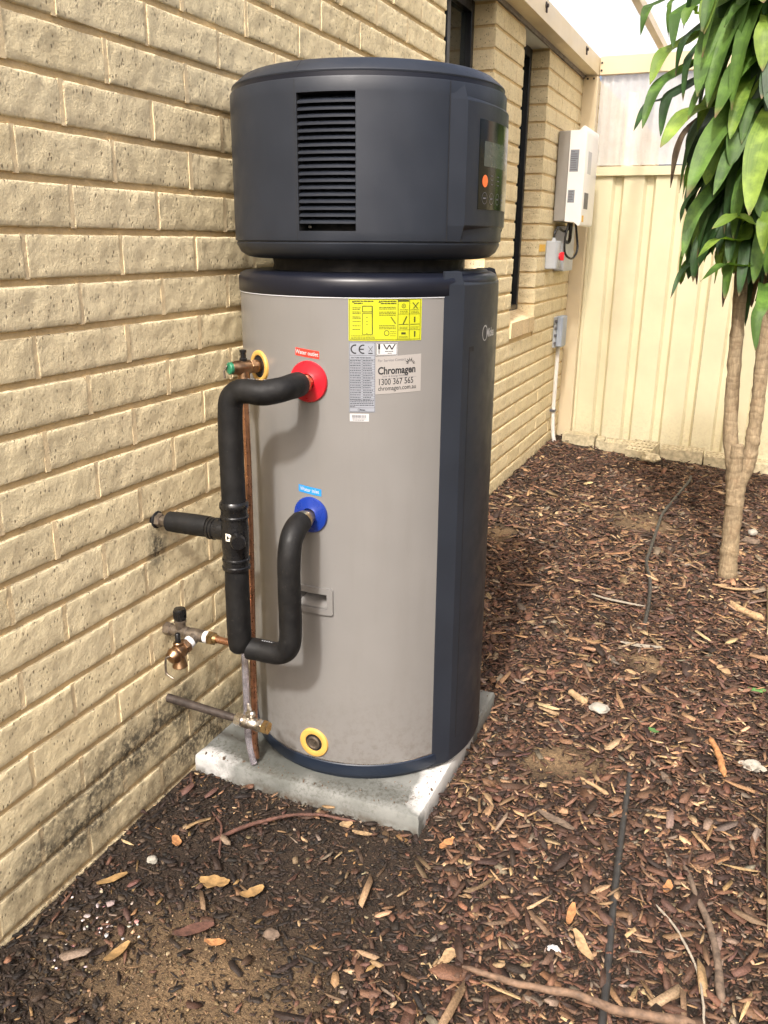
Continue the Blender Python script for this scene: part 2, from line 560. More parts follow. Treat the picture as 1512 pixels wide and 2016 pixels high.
def slab_material():
    mt, nt, b = new_mat('damp_concrete')
    p = pos(nt)
    col = mix(nt, noise_fac(nt, p, 18, 7, .6, .3, .7), (.130, .135, .124), (.185, .189, .176))
    col = mix(nt, math_n(nt, 'MULTIPLY', noise_fac(nt, p, 70, 5, .6, .5, .7), .18), col, (.10, .10, .09))
    wet = ellipse_mask(nt, p, (.19, .48, .05), (.17, .12, .2), .22, .35, 11)
    wet2 = ellipse_mask(nt, p, (.40, .42, .05), (.16, .045, .2), .4, .6, 14)
    wet = math_n(nt, 'MAXIMUM', wet, math_n(nt, 'MULTIPLY', wet2, .7))
    col = mix(nt, math_n(nt, 'MULTIPLY', wet, .62), col, (.062, .066, .058))
    lime = ellipse_mask(nt, p, (.585, .60, .04), (.050, .20, .2), .2, .6, 14)
    lime = math_n(nt, 'MAXIMUM', lime, ellipse_mask(nt, p, (.05, .385, .04), (.06, .03, .1), .5, .8, 20))
    col = mix(nt, lime, col, (.46, .455, .44))
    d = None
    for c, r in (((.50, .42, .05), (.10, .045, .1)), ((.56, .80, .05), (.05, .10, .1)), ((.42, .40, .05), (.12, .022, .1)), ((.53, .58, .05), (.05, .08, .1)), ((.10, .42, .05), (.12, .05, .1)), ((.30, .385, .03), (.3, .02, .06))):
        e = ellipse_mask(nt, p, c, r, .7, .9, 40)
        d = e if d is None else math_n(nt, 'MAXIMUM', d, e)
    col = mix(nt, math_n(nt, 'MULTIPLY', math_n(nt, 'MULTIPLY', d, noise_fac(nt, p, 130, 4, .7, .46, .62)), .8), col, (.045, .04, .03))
    sep = N(nt, 'ShaderNodeSeparateXYZ'); nt.links.new(p, sep.inputs[0])
    foot = N(nt, 'ShaderNodeMapRange'); foot.clamp = True; nt.links.new(sep.outputs[2], foot.inputs[0])
    foot.inputs[1].default_value = .004; foot.inputs[2].default_value = .022; foot.inputs[3].default_value = .8; foot.inputs[4].default_value = 0
    col = mix(nt, math_n(nt, 'MULTIPLY', foot.outputs[0], noise_fac(nt, p, 45, 4, .6, .35, .6)), col, (.06, .045, .03))
    vo = N(nt, 'ShaderNodeTexVoronoi'); vo.inputs['Scale'].default_value = 160; nt.links.new(p, vo.inputs['Vector'])
    po_ = N(nt, 'ShaderNodeMapRange'); po_.clamp = True; nt.links.new(vo.outputs['Distance'], po_.inputs[0])
    po_.inputs[1].default_value = .08; po_.inputs[2].default_value = .2; po_.inputs[3].default_value = .3; po_.inputs[4].default_value = 0
    col = mix(nt, math_n(nt, 'MULTIPLY', po_.outputs[0], noise_fac(nt, p, 40, 3, .5, .5, .6)), col, (.04, .038, .03))
    nt.links.new(col, b.inputs['Base Color'])
    r = N(nt, 'ShaderNodeMapRange'); nt.links.new(wet, r.inputs[0]); r.inputs[3].default_value = .85; r.inputs[4].default_value = .35
    nt.links.new(r.outputs[0], b.inputs['Roughness'])
    h = N(nt, 'ShaderNodeTexNoise'); h.inputs['Scale'].default_value = 90; h.inputs['Detail'].default_value = 4
    nt.links.new(p, h.inputs['Vector'])
    bump(nt, b, h.outputs[0], .14, .003)
    return mt


M['slab'] = slab_material()


def ground_material():
    mt, nt, b = new_mat('soil_and_sand')
    p = pos(nt)
    col = mix(nt, noise_fac(nt, p, 35, 8, .65, .3, .7), (.012, .008, .0055), (.040, .026, .017))
    col = mix(nt, math_n(nt, 'MULTIPLY', noise_fac(nt, p, 240, 4, .6, .5, .68), .55), col, (.070, .050, .033))
    sand = None
    for c, r in (((.36, -.17, 0), (.27, .17, .3)), ((.19, 2.45, 0), (.10, .12, .3)), ((.82, .78, 0), (.16, .10, .3)), ((.78, 2.9, 0), (.2, .2, .3)), ((.95, 1.45, 0), (.12, .08, .3)), ((.60, .72, 0), (.10, .2, .3)), ((.55, -.14, 0), (.16, .05, .3))):
        e = ellipse_mask(nt, p, c, r, .8, .8, 9)
        sand = e if sand is None else math_n(nt, 'MAXIMUM', sand, e)
    sandc = mix(nt, noise_fac(nt, p, 150, 5, .7, .3, .7), (.085, .056, .031), (.25, .165, .088))
    col = mix(nt, math_n(nt, 'MULTIPLY', sand, noise_fac(nt, p, 60, 6, .7, .20, .50)), col, sandc)
    nt.links.new(col, b.inputs['Base Color'])
    b.inputs['Roughness'].default_value = .92
    b.inputs['Specular IOR Level'].default_value = .3
    h = N(nt, 'ShaderNodeTexNoise'); h.inputs['Scale'].default_value = 130; h.inputs['Detail'].default_value = 8; h.inputs['Roughness'].default_value = .7
    nt.links.new(p, h.inputs['Vector'])
    bump(nt, b, h.outputs[0], .9, .008)
    return mt


M['ground'] = ground_material()


def chip_material():
    mt, nt, b = new_mat('bark_mulch')
    a = N(nt, 'ShaderNodeAttribute'); a.attribute_name = 'Col'
    p = pos(nt)
    f = noise_fac(nt, p, 220, 4, .7, .25, .75)
    m_ = mix(nt, f, (.55, .52, .50), (1.3, 1.28, 1.25))
    nt.links.new(mix(nt, 1.0, a.outputs['Color'], m_, 'MULTIPLY'), b.inputs['Base Color'])
    b.inputs['Roughness'].default_value = .72
    b.inputs['Specular IOR Level'].default_value = .4
    h = N(nt, 'ShaderNodeTexNoise'); h.inputs['Scale'].default_value = 300; h.inputs['Detail'].default_value = 4
    nt.links.new(p, h.inputs['Vector'])
    bump(nt, b, h.outputs[0], .6, .003)
    return mt


M['chips'] = chip_material()


def leaf_material(name, c1, c2, trans=.38, rough=.58):
    mt, nt, b = new_mat(name)
    out = nt.nodes['Material Output']
    uv = N(nt, 'ShaderNodeUVMap')
    sep = N(nt, 'ShaderNodeSeparateXYZ'); nt.links.new(uv.outputs[0], sep.inputs[0])
    oi = N(nt, 'ShaderNodeObjectInfo')
    # long veins across the width
    cmb = N(nt, 'ShaderNodeCombineXYZ')
    nt.links.new(math_n(nt, 'MULTIPLY', sep.outputs[0], 22.0), cmb.inputs[0])
    nt.links.new(math_n(nt, 'MULTIPLY', sep.outputs[1], 1.2), cmb.inputs[1])
    nt.links.new(math_n(nt, 'MULTIPLY', oi.outputs['Random'], 40.0), cmb.inputs[2])
    v = N(nt, 'ShaderNodeTexNoise'); v.inputs['Scale'].default_value = 1.0; v.inputs['Detail'].default_value = 3
    nt.links.new(cmb.outputs[0], v.inputs['Vector'])
    base = mix(nt, oi.outputs['Random'], c1, c2)
    col = mix(nt, v.outputs[0], tuple(c * .5 for c in c1), base)
    col = mix(nt, noise_fac(nt, pos(nt), 14, 4, .6, .45, .75), col, tuple(min(1, c * 1.35) for c in c2))
    # dry brown tip
    tip = N(nt, 'ShaderNodeMapRange'); tip.clamp = True
    nt.links.new(math_n(nt, 'ADD', sep.outputs[1], math_n(nt, 'MULTIPLY', oi.outputs['Random'], .05)), tip.inputs[0])
    tip.inputs[1].default_value = .985; tip.inputs[2].default_value = 1.04
    col = mix(nt, tip.outputs[0], col, (.16, .10, .055))
    nt.links.new(col, b.inputs['Base Color'])
    b.inputs['Roughness'].default_value = rough
    b.inputs['Specular IOR Level'].default_value = .45
    tl = N(nt, 'ShaderNodeBsdfTranslucent')
    nt.links.new(mix(nt, 1.0, col, (1.25, 1.3, .55), 'MULTIPLY'), tl.inputs[0])
    mx = N(nt, 'ShaderNodeMixShader'); mx.inputs[0].default_value = trans
    nt.links.new(b.outputs[0], mx.inputs[1]); nt.links.new(tl.outputs[0], mx.inputs[2])
    nt.links.new(mx.outputs[0], out.inputs['Surface'])
    bump(nt, b, v.outputs[0], .25, .004)
    return mt


M['leaf_g'] = leaf_material('green_strap_leaf', (.050, .118, .018), (.10, .19, .028))
M['leaf_y'] = leaf_material('lime_strap_leaf', (.11, .21, .025), (.22, .31, .045))
M['leaf_d'] = leaf_material('dark_strap_leaf', (.014, .042, .010), (.028, .074, .016), .2)
M['leaf_b'] = leaf_material('dry_brown_leaf', (.06, .04, .024), (.13, .09, .055), .15, .8)


def trunk_material():
    mt, nt, b = new_mat('ringed_trunk_bark')
    p = pos(nt)
    w = N(nt, 'ShaderNodeTexWave'); w.wave_type = 'BANDS'; w.bands_direction = 'Z'
    w.inputs['Scale'].default_value = 11; w.inputs['Distortion'].default_value = 7; w.inputs['Detail'].default_value = 3; w.inputs['Detail Scale'].default_value = 2
    nt.links.new(p, w.inputs['Vector'])
    mp = N(nt, 'ShaderNodeMapping'); mp.inputs['Scale'].default_value = (1, 1, .18); nt.links.new(p, mp.inputs[0])
    st = noise_fac(nt, mp.outputs[0], 120, 5, .7, .35, .65)
    col = mix(nt, st, (.16, .118, .070), (.29, .222, .132))
    ring = N(nt, 'ShaderNodeMapRange'); ring.clamp = True; nt.links.new(w.outputs['Fac'], ring.inputs[0])
    ring.inputs[1].default_value = .0; ring.inputs[2].default_value = .12; ring.inputs[3].default_value = .30; ring.inputs[4].default_value = 0
    col = mix(nt, ring.outputs[0], col, (.09, .052, .028))
    col = mix(nt, math_n(nt, 'MULTIPLY', noise_fac(nt, p, 25, 5, .6, .5, .7), .4), col, (.17, .10, .05))
    nt.links.new(col, b.inputs['Base Color']); b.inputs['Roughness'].default_value = .85
    n1 = bump(nt, b, w.outputs['Fac'], .22, .004)
    bump(nt, b, st, .5, .004, n1)
    return mt


M['trunk'] = trunk_material()


# ------------------------------------------------------------------ ground
def sm(a, b, x):
    t = max(0.0, min(1.0, (x - a) / (b - a)))
    return t * t * (3 - 2 * t)


def gz(x, y):
    z = .012 * noise.noise((x * 2.1, y * 2.1, 3.3)) + .007 * noise.noise((x * 7, y * 7, 1.1)) + .003 * noise.noise((x * 22, y * 22, 5.5))
    z += .020 * sm(2.0, 4.4, y) * (1 - sm(0, .5, x)) - .050 * sm(1.5, 4.4, y) * sm(.25, 1.4, x)
    z += .012 * (1 - sm(.0, .12, abs(x))) - .004
    if -.05 < x < .68 and .30 < y < 1.05: z = min(z, .012 if (x > .6 or y < .36) else .0)
    return z


def axis(dense0, dense1, step, far0, far1):
    a = list(np.arange(dense0, dense1 + 1e-9, step))
    s = step
    v = dense1
    while v < far1:
        s *= 1.5; v += s; a.append(min(v, far1))
    s = step; v = dense0
    while v > far0:
        s *= 1.5; v -= s; a.insert(0, max(v, far0))
    return a


gx, gy = axis(-.15, 1.75, .016, -80, 80), axis(-.75, 4.8, .016, -80, 120)
gv = [(x, y, gz(x, y) if (-1 < x < 4 and -3 < y < 7) else 0.0) for y in gy for x in gx]
nx = len(gx)
gf = [(j * nx + i, j * nx + i + 1, (j + 1) * nx + i + 1, (j + 1) * nx + i) for j in range(len(gy) - 1) for i in range(nx - 1)]
me = bpy.data.meshes.new('ground')
me.from_pydata(gv, [], gf)
finish(me, M['ground'], 180)
ground = bpy.data.objects.new('ground', me)
COL.objects.link(ground)
tag(ground, 'dark soil with sandy patches between house wall and fence', kind='structure')

# ------------------------------------------------------------------ brick wall
BL, BH, Z0 = .240, .083, 1.0567
WIN = [(8.5 * BL, 11 * BL), (13 * BL, 15.05 * BL)]      # window openings along y
SILL_Z = .868
wall = thing('brick_wall', (0, 2, 0), 'cream rock face brick house wall with two narrow windows', 'wall')
DEPTH = .105


def brick_mesh(length, seed, height=.0718, amp=1.0):
    ny0, nz0 = max(5, int(round(length / .0115))), 7
    ys_ = [-length / 2, -length / 2 + .0016, -length / 2 + .0040] + [-length / 2 + .0040 + (length - .0080) * i / ny0 for i in range(1, ny0)] + [length / 2 - .0040, length / 2 - .0016, length / 2]
    zs_ = [-height / 2, -height / 2 + .0016, -height / 2 + .0040] + [-height / 2 + .0040 + (height - .0080) * i / nz0 for i in range(1, nz0)] + [height / 2 - .0040, height / 2 - .0016, height / 2]
    nyy, nzz = len(ys_) - 1, len(zs_) - 1
    vs, fs = [], []
    hl, hh = length / 2, height / 2
    o = Vector((seed * 7.31, seed * 3.77, seed * 1.93))
    for j in range(nzz + 1):
        for i in range(nyy + 1):
            y = ys_[i]; z = zs_[j]
            q = Vector((y * 14, z * 14, 0)) + o
            d = .0013 * noise.fractal(q, 1.0, 2.0, 4) + .0013 * noise.noise(q * 3.1)
            d += .0012 * abs(noise.noise(Vector((y * 55, z * 30, seed)))) 
            ey, ez = hl - abs(y), hh - abs(z)
            e = min(ey, ez)
            ragged = .0032 + .0030 * noise.noise(Vector((y * 40, z * 40, seed + 9)))
            k = max(0.0, 1 - ez / max(.003, ragged))
            x = .0034 + d * amp - .0022 * k * k - (.0016 if j in (0, nzz) else .0004 if e < 1e-6 else 0)
            # uneven outline along the arrises
            chip = max(0, noise.noise(Vector((y * 33, z * 33, seed + 3))) - .42)
            if e < .005: x -= .010 * chip
            if j == 0: z -= .0016 * noise.noise(Vector((y * 38, seed * 2.2, 1))) + .0012 * noise.noise(Vector((y * 110, seed * 2.2, 1)))
            if j == nzz: z += .0012 * noise.noise(Vector((y * 38, seed * 2.2, 5)))
            if i == 0 or i == nyy: y += .0012 * noise.noise(Vector((z * 40, seed * 2.2, 7 + i)))
            vs.append((x, y, z))
    w = nyy + 1
    for j in range(nzz):
        for i in range(nyy):
            fs.append((j * w + i, j * w + i + 1, (j + 1) * w + i + 1, (j + 1) * w + i))
    ring = [i for i in range(w)] + [j * w + nyy for j in range(1, nzz + 1)] + [nzz * w + i for i in range(nyy - 1, -1, -1)] + [j * w for j in range(nzz - 1, 0, -1)]
    b0 = len(vs)
    for k in ring:
        vs.append((-DEPTH, vs[k][1], vs[k][2]))
    nr = len(ring)
    for k in range(nr):
        l = (k + 1) % nr
        fs.append((ring[l], ring[k], b0 + k, b0 + l))
    return vs, fs


_bm_cache = {}


def brick_data(length, seed):
    key = (round(length, 3), seed)
    if key not in _bm_cache:
        vs, fs = brick_mesh(length, seed + round(length * 100))
        me = bpy.data.meshes.new('brick')
        me.from_pydata(vs, [], fs)
        finish(me, M['brick'], 50)
        _bm_cache[key] = (me, vs, fs)
    return _bm_cache[key]


def open_spans(r, y0, y1):
    """parts of [y0, y1] in course r not cut by a window"""
    zc = Z0 - r * BH
    spans = [(y0, y1)]
    if zc > SILL_Z - .125:
        for a, b in WIN:
            nxt = []
            for p, q in spans:
                if q <= a or p >= b: nxt.append((p, q)); continue
                if p < a: nxt.append((p, a))
                if q > b: nxt.append((b, q))
            spans = nxt
    return spans


bricks = []
for r in range(-14, 15):
    zc = Z0 - r * BH
    off = 0.0 if r % 2 == 0 else .5
    u = -8 + off
    while u * BL < 8.5:
        a, b = u * BL + .0048, (u + 1) * BL - .0048
        for p, q in open_spans(r, a, b):
            # a brick end at an opening is flush with the opening
            if q - p > .03:
                bricks.append(((p + q) / 2, zc, q - p, r))
        u += 1
rank = []
for k, (yc, zc, ln, r) in enumerate(bricks):
    pr = project((0, yc, zc))
    area = 0
    if pr and -40 < pr[0] < 1540 and -30 < pr[1] < 2040 and zc > -.03 and yc < 4.5:
        x, y, d = pr
        hidden = (485 < x < 955 and 130 < y < 1440)
        if not hidden:
            fore = abs(CAM_POS.x) / (Vector((0, yc, zc)) - CAM_POS).length
            area = ln * fore / d ** 2
    rank.append((area, k))
rank.sort(reverse=True)
single = {k for a, k in rank[:300] if a > 0}
rest = MB()
for k, (yc, zc, ln, r) in enumerate(bricks):
    me, vs, fs = brick_data(ln, (k * 7 + r * 3) % 16)
    dx = .002 * noise.noise(Vector((yc * 9, zc * 17, 2)))
    if k in single:
        o = bpy.data.objects.new('brick', me)
        COL.objects.link(o)
        o.parent = wall
        o.location = (dx, yc - 2, zc)
        if ln > .2 and (k % 2): o.rotation_euler = (0, 0, 0)
    else:
        rest.add([(x + dx, y + yc, z + zc) for x, y, z in vs], fs)
o = rest.build('distant_bricks', M['brick'], wall, 50)
o['kind'] = 'stuff'

mo = MB()
MX = -.0012
wy0, wy1, wz0, wz1 = -1.95, 8.3, -.16, 2.24
zs = SILL_Z - .125
segs = [(wy0, WIN[0][0] - .008), (WIN[0][1] + .008, WIN[1][0] - .008), (WIN[1][1] + .008, wy1)]
for a, b in segs:
    n = max(2, int((b - a) / .02)); 
    mo.box((-.20, a, zs), (MX, b, wz1))
mo.box((-.20, wy0, wz0), (MX, wy1, zs))
pf = MB()
for yc, zc, ln, r in bricks:
    for yy in (yc - ln / 2 - .0048, yc + ln / 2 + .0048):
        if any(abs(yy - e) < .012 for w_ in WIN for e in w_) and zc > zs: continue
        if yy > yc:
            pf.box((-.02, yy - .0062, zc - .0365), (.0032 + .0014 * noise.noise((yy * 9, zc * 9, 1)), yy + .0062, zc + .0365))
q = pf.build('perpend_mortar', M['perp'], wall, 0); q['kind'] = 'stuff'
mo.build('mortar', M['mortar'], wall, 30)

for wi, (a, b) in enumerate(WIN):
    # sloping brick sill
    y = a - .02 if wi else a - .02
    n = int(round((b - a) / .115))
    for k in range(n):
        y0, y1 = a + (b - a) * k / n + .004, a + (b - a) * (k + 1) / n - .004
        s = MB()
        q = [(-.098, .905), (.013, SILL_Z), (.011, SILL_Z - .078), (-.098, SILL_Z - .078)]
        s.add([(x, y0, z) for x, z in q] + [(x, y1, z) for x, z in q], [(0, 1, 2, 3), (7, 6, 5, 4), (0, 4, 5, 1), (1, 5, 6, 2), (2, 6, 7, 3), (3, 7, 4, 0)])
        s.build('sill_brick', M['sill'], wall, 0)
    s = MB()
    s.box((-.11, a, SILL_Z - .124), (-.003, b, SILL_Z - .006))
    s.build('sill_mortar', M['mortar'], wall, 0)
    fr = MB()
    for lo, hi in (((-.135, a, .885), (-.088, a + .034, 2.185)), ((-.135, b - .034, .885), (-.088, b, 2.185)), ((-.135, a + .034, .885), (-.088, b - .034, .93)), ((-.135, a + .034, 2.14), (-.088, b - .034, 2.185)), ((-.13, (a + b) / 2 - .02, .93), (-.092, (a + b) / 2 + .02, 2.14))):
        fr.box(lo, hi, .003)
    fo = fr.build('window', M['frame'], wall, 30)
    for p, q in ((a + .034, (a + b) / 2 - .02), ((a + b) / 2 + .02, b - .034)):
        g = MB(); g.box((-.118, p, .93), (-.112, q, 2.14))
        g.build('pane', M['glass'], fo, 0)
    g = MB(); g.box((-.198, a - .005, .90), (-.19, b + .005, 2.2))
    g.build('blind', M['blind'], fo, 0)
    g = MB(); g.box((-.20, a - .004, 2.186), (-.004, b + .004, 2.2))
    g.build('soffit', M['soffit'], wall, 0)
g = MB(); g.box((.001, 1.2, 2.181), (.012, 4.60, 2.30))
g.build('eave_flashing', M['flash'], wall, 0)

# ------------------------------------------------------------------ patio roof at the end of the passage
patio = thing('patio_roof', (.05, 4.53, 0), 'cream steel patio frame with clear roof sheets above the fence', 'patio roof')
g = MB(); g.box((.0125, 2.15, 2.20), (.086, 4.575, 2.292), .004)
beam = g.build('wall_beam', M['cream_paint'], patio, 30)
for yb in (3.13, 4.10):
    g = MB(); g.lathe([(.016, -.001), (.016, .003), (.008, .004), (.008, .012)], (.086, yb, 2.262), (1, 0, 0), 10)
    g.box((.086, yb - .006, 2.235), (.092, yb + .010, 2.262))
    g.build('bolt', M['darksteel'], beam, 30)
g = MB(); g.box((.088, 4.525, 2.203), (3.2, 4.575, 2.300), .004)
cb = g.build('cross_beam', M['cream_paint'], patio, 30)
for zb in (2.225, 2.265):
    g = MB(); g.lathe([(.006, 0), (.006, .004)], (.100, 4.525, zb), (0, -1, 0), 8)
    g.build('screw', M['darksteel'], cb, 30)
g = MB(); g.box((.002, 4.487, -.06), (.092, 4.549, 2.190), .004)
po = g.build('post', M['cream_paint'], patio, 30)
for xb in (.03, .066):
    g = MB(); g.lathe([(.006, 0), (.006, .004)], (xb, 4.487, 2.178), (0, -1, 0), 8)
    g.build('screw', M['darksteel'], po, 30)
for xb in (.415, 1.25, 2.1):
    g = MB(); g.box((xb, 2.15, 2.315), (xb + .036, 5.25, 2.355), .003)
    g.build('rafter', M['cream_paint'], patio, 30)
for k in range(4):
    xs = np.linspace(.0 + k * .8, .0 + (k + 1) * .8 - .01, 41)
    g = MB()
    vs = []
    for yy in (2.05, 5.3):
        for i, x in enumerate(xs):
            vs.append((x, yy, 2.366 + .008 * math.cos(i / 40 * 2 * math.pi * 10)))
    g.add(vs, [(i, i + 1, 41 + i + 1, 41 + i) for i in range(40)])
    g.build('roof_sheet', M['roofsheet'], patio, 180)
xs = np.linspace(.095, 2.9, 281)
g = MB()
vs = [(x, 4.56 + .005 * math.cos(i * math.pi / 2.5), z) for z in (1.705, 2.20) for i, x in enumerate(xs)]
g.add(vs, [(i, i + 1, 281 + i + 1, 281 + i) for i in range(280)])
g.build('side_sheet', M['sidesheet'], patio, 180)

# ------------------------------------------------------------------ fence
fence = thing('steel_fence', (1.2, 4.53, 0), 'cream ribbed steel fence closing off the end of the passage', 'fence')
FY = 4.548


def fence_profile(x0, x1):
    pts = []
    x = x0
    pitch = .188
    while x < x1 - 1e-6:
        seq = ((0, 0), (.118, 0), (.134, .030), (.172, .030), (.188, 0))
        for dx, dy in seq[:-1]:
            if x + dx < x1: pts.append((x + dx, FY + dy))
        x += pitch
    pts.append((x1, FY))
    return pts


for k in range(4):
    pts = fence_profile(.098 + k * .752, .098 + (k + 1) * .752 - .001)
    g = MB()
    n = len(pts)
    zz = (-.10, 1.66)
    vs = [(x, y + .0015 * (k % 2), z) for z in zz for x, y in pts]
    g.add(vs, [(i, i + 1, n + i + 1, n + i) for i in range(n - 1)])
    g.build('sheet', M['fence'], fence, 20)
g = MB(); g.box((.094, FY - .022, 1.645), (3.2, FY + .055, 1.695), .006)
g.build('cap_rail', M['fence'], fence, 30)
g = MB(); g.box((.094, FY - .014, -.12), (3.2, FY + .05, -.02), .004)
g.build('bottom_rail', M['fence'], fence, 30)
g = MB(); g.box((.093, FY - .012, -.1), (.112, FY + .05, 1.645), .003)
g.build('channel_post', M['fence'], fence, 30)

# beyond the fence
nb = thing('neighbour_wall', (1.6, 9.0, 0), 'brown neighbouring wall seen dimly through the clear side sheet', 'wall')
g = MB(); g.box((.9, 9.0, -.1), (6.5, 9.2, 2.9)); 
g.build('wall_panel', simple('brown_render', (.33, .24, .17), .9, 0, .15, 6), nb, 0)
g = MB(); g.box((.8, 8.9, 2.9), (6.6, 9.3, 3.05), .02)
g.build('gutter', M['cream_paint'], nb, 0)
dp = MB(); dp.tube([(.075, 6.05, -.05), (.075, 6.05, 2.32)], .05, 14)
tag(dp.build('downpipe', M['cream_paint'], None, 40, (.075, 6.05, 0)), 'cream downpipe on the wall beyond the fence, behind the clear sheet', 'downpipe')
# passage on the right and behind: boundary fence seen only by the light
side = thing('boundary_fence', (2.9, 1.2, 0), 'cream steel boundary fence along the right of the passage', 'fence')
g = MB(); g.box((2.9, -2.5, -.1), (2.93, 4.5, 1.75)); g.build('sheet', M['fence'], side, 0)
g = MB(); g.box((2.885, -2.5, 1.75), (2.945, 4.5, 1.79), .005); g.build('cap_rail', M['fence'], side, 0)

# ------------------------------------------------------------------ concrete slab
sl = MB()
X0, X1, Y0, Y1, ZT = .004, .588, .372, .968, .050
nxs, nys = 40, 40
vs, fs = [], []
for j in range(nys + 1):
    for i in range(nxs + 1):
        x = X0 + (X1 - X0) * i / nxs; y = Y0 + (Y1 - Y0) * j / nys
        e = min(i, j, nxs - i, nys - j)
        z = ZT + .0008 * noise.noise((x * 20, y * 20, 0))
        if e == 0:
            z -= .004 + .004 * abs(noise.noise((x * 30, y * 30, 4)))
        vs.append((x, y, z))
w = nxs + 1
for j in range(nys):
    for i in range(nxs):
        fs.append((j * w + i, j * w + i + 1, (j + 1) * w + i + 1, (j + 1) * w + i))
ring = [i for i in range(w)] + [j * w + nxs for j in range(1, nys + 1)] + [nys * w + i for i in range(nxs - 1, -1, -1)] + [j * w for j in range(nys - 1, 0, -1)]
prev = ring
for lv, (zz, out) in enumerate(((.036, .004), (.018, .003), (-.03, .006))):
    b0 = len(vs)
    cur = []
    for k in ring:
        x, y, _ = vs[k]
        nz = .0025 * noise.noise((x * 35, y * 35, zz * 60))
        ox = (out + nz) * (1 if x > X1 - 1e-6 else -1 if x < X0 + 1e-6 else 0)
        oy = (out + nz) * (1 if y > Y1 - 1e-6 else -1 if y < Y0 + 1e-6 else 0)
        if ox < 0: ox = 0
        cur.append(len(vs)); vs.append((x + ox, y + oy, zz))
    nr = len(ring)
    for k in range(nr):
        l = (k + 1) % nr
        fs.append((prev[l], prev[k], cur[k], cur[l]))
    prev = cur
sl.add(vs, fs)
tag(sl.build('concrete_slab', M['slab'], None, 35, (.3, .67, 0)), 'square pale concrete slab, damp and stained, under the water heater', 'slab')

# ------------------------------------------------------------------ water heater
AX, AY, RT = .320, .700, .286
heater = thing('water_heater', (AX, AY, .05), 'tall cylindrical heat pump water heater, taupe tank with slate top', 'water heater')
heater.rotation_euler = (.0024, -.0052, 0)


def P(th, r, z):
    t = math.radians(th)
    return (AX + r * math.sin(t), AY - r * math.cos(t), z)


def lin(a, b, n):
    return [a + (b - a) * i / n for i in range(n + 1)]


def shell(mb, ths, prof, holes=()):
    """prof: list of (r,z); holes: (th0,th1,z0,z1) skipped"""
    n = len(ths)
    vs = [P(t, r, z) for r, z in prof for t in ths]
    fs = []
    for j in range(len(prof) - 1):
        zc = (prof[j][1] + prof[j + 1][1]) / 2
        for i in range(n - 1):
            tc = (ths[i] + ths[i + 1]) / 2
            if any(a < tc < b and c < zc < d for a, b, c, d in holes): continue
            fs.append((j * n + i, j * n + i + 1, (j + 1) * n + i + 1, (j + 1) * n + i))
    mb.add(vs, fs)


def ths_with(breaks, step=3.0, a=-180, b=180):
    s = sorted(set(breaks + [a, b]))
    out = []
    for p, q in zip(s[:-1], s[1:]):
        n = max(1, int(round((q - p) / step)))
        out += lin(p, q, n)[:-1]
    return out + [b]


def patch(mb, t0, t1, z0, z1, r, th=.0004, n=None, skew=0.0):
    """thin curved sticker, outer face at r"""
    n = n or max(2, int(abs(t1 - t0) / 1.5))
    tt = lin(t0, t1, n)
    r_ = r if callable(r) else (lambda q: r)
    vs = [P(t, r_(t), z0 + skew * (t - t0)) for t in tt] + [P(t, r_(t), z1 + skew * (t - t0)) for t in tt]
    k = n + 1
    fs = [(i, i + 1, k + i + 1, k + i) for i in range(n)]
    b = len(vs)
    vs += [P(t, r_(t) - th, z0 + skew * (t - t0)) for t in tt] + [P(t, r_(t) - th, z1 + skew * (t - t0)) for t in tt]
    fs += [(i + 1, i, b + i, b + i + 1) for i in range(n)] + [(k + i, k + i + 1, b + k + i + 1, b + k + i) for i in range(n)]
    fs += [(0, k, b + k, b), (n, b + n, b + k + n, k + n)]
    mb.add(vs, fs)


def text_mesh(body, size, align='LEFT', offset=0.0, shear=0.0, xscale=1.0):
    cu = bpy.data.curves.new('t', 'FONT')
    cu.body = body; cu.size = size; cu.align_x = align; cu.offset = offset; cu.shear = shear
    cu.resolution_u = 3
    ob = bpy.data.objects.new('t', cu)
    COL.objects.link(ob)
    dg = bpy.context.evaluated_depsgraph_get()
    me = bpy.data.meshes.new_from_object(ob.evaluated_get(dg))
    vs = [(v.co.x * xscale, v.co.y) for v in me.vertices]
    fs = [tuple(p.vertices) for p in me.polygons]
    bpy.data.objects.remove(ob); bpy.data.curves.remove(cu); bpy.data.meshes.remove(me)
    return vs, fs


def wrap_text(mb, body, size, th, z, r, align='LEFT', offset=0.0, xscale=1.0, skew=0.0, shear=0.0):
    vs, fs = text_mesh(body, size, align, offset, shear, xscale)
    r_ = r if callable(r) else (lambda q: r)
    mb.add([P(th + math.degrees(x / RT), r_(th + math.degrees(x / RT)), z + y + skew * x) for x, y in vs], fs)


# tank side with the opening for the hand grip
HG = (-10.2, 8.0, .474, .528)
tank = MB()
shell(tank, ths_with([HG[0], HG[1]]), [(RT, z) for z in lin(.094, HG[2], 6)] + [(RT, z) for z in lin(HG[2], HG[3], 2)[1:]] + [(RT, z) for z in lin(HG[3], 1.151, 8)[1:]], [HG])
tank_o = tank.build('tank', M['tank'], heater, 40)
g = MB()   # hand grip: rim and scooped pocket
gt = lin(HG[0], HG[1], 10)
t0, t1, z0, z1 = HG


def rim(t, z, r): return P(t, r, z)


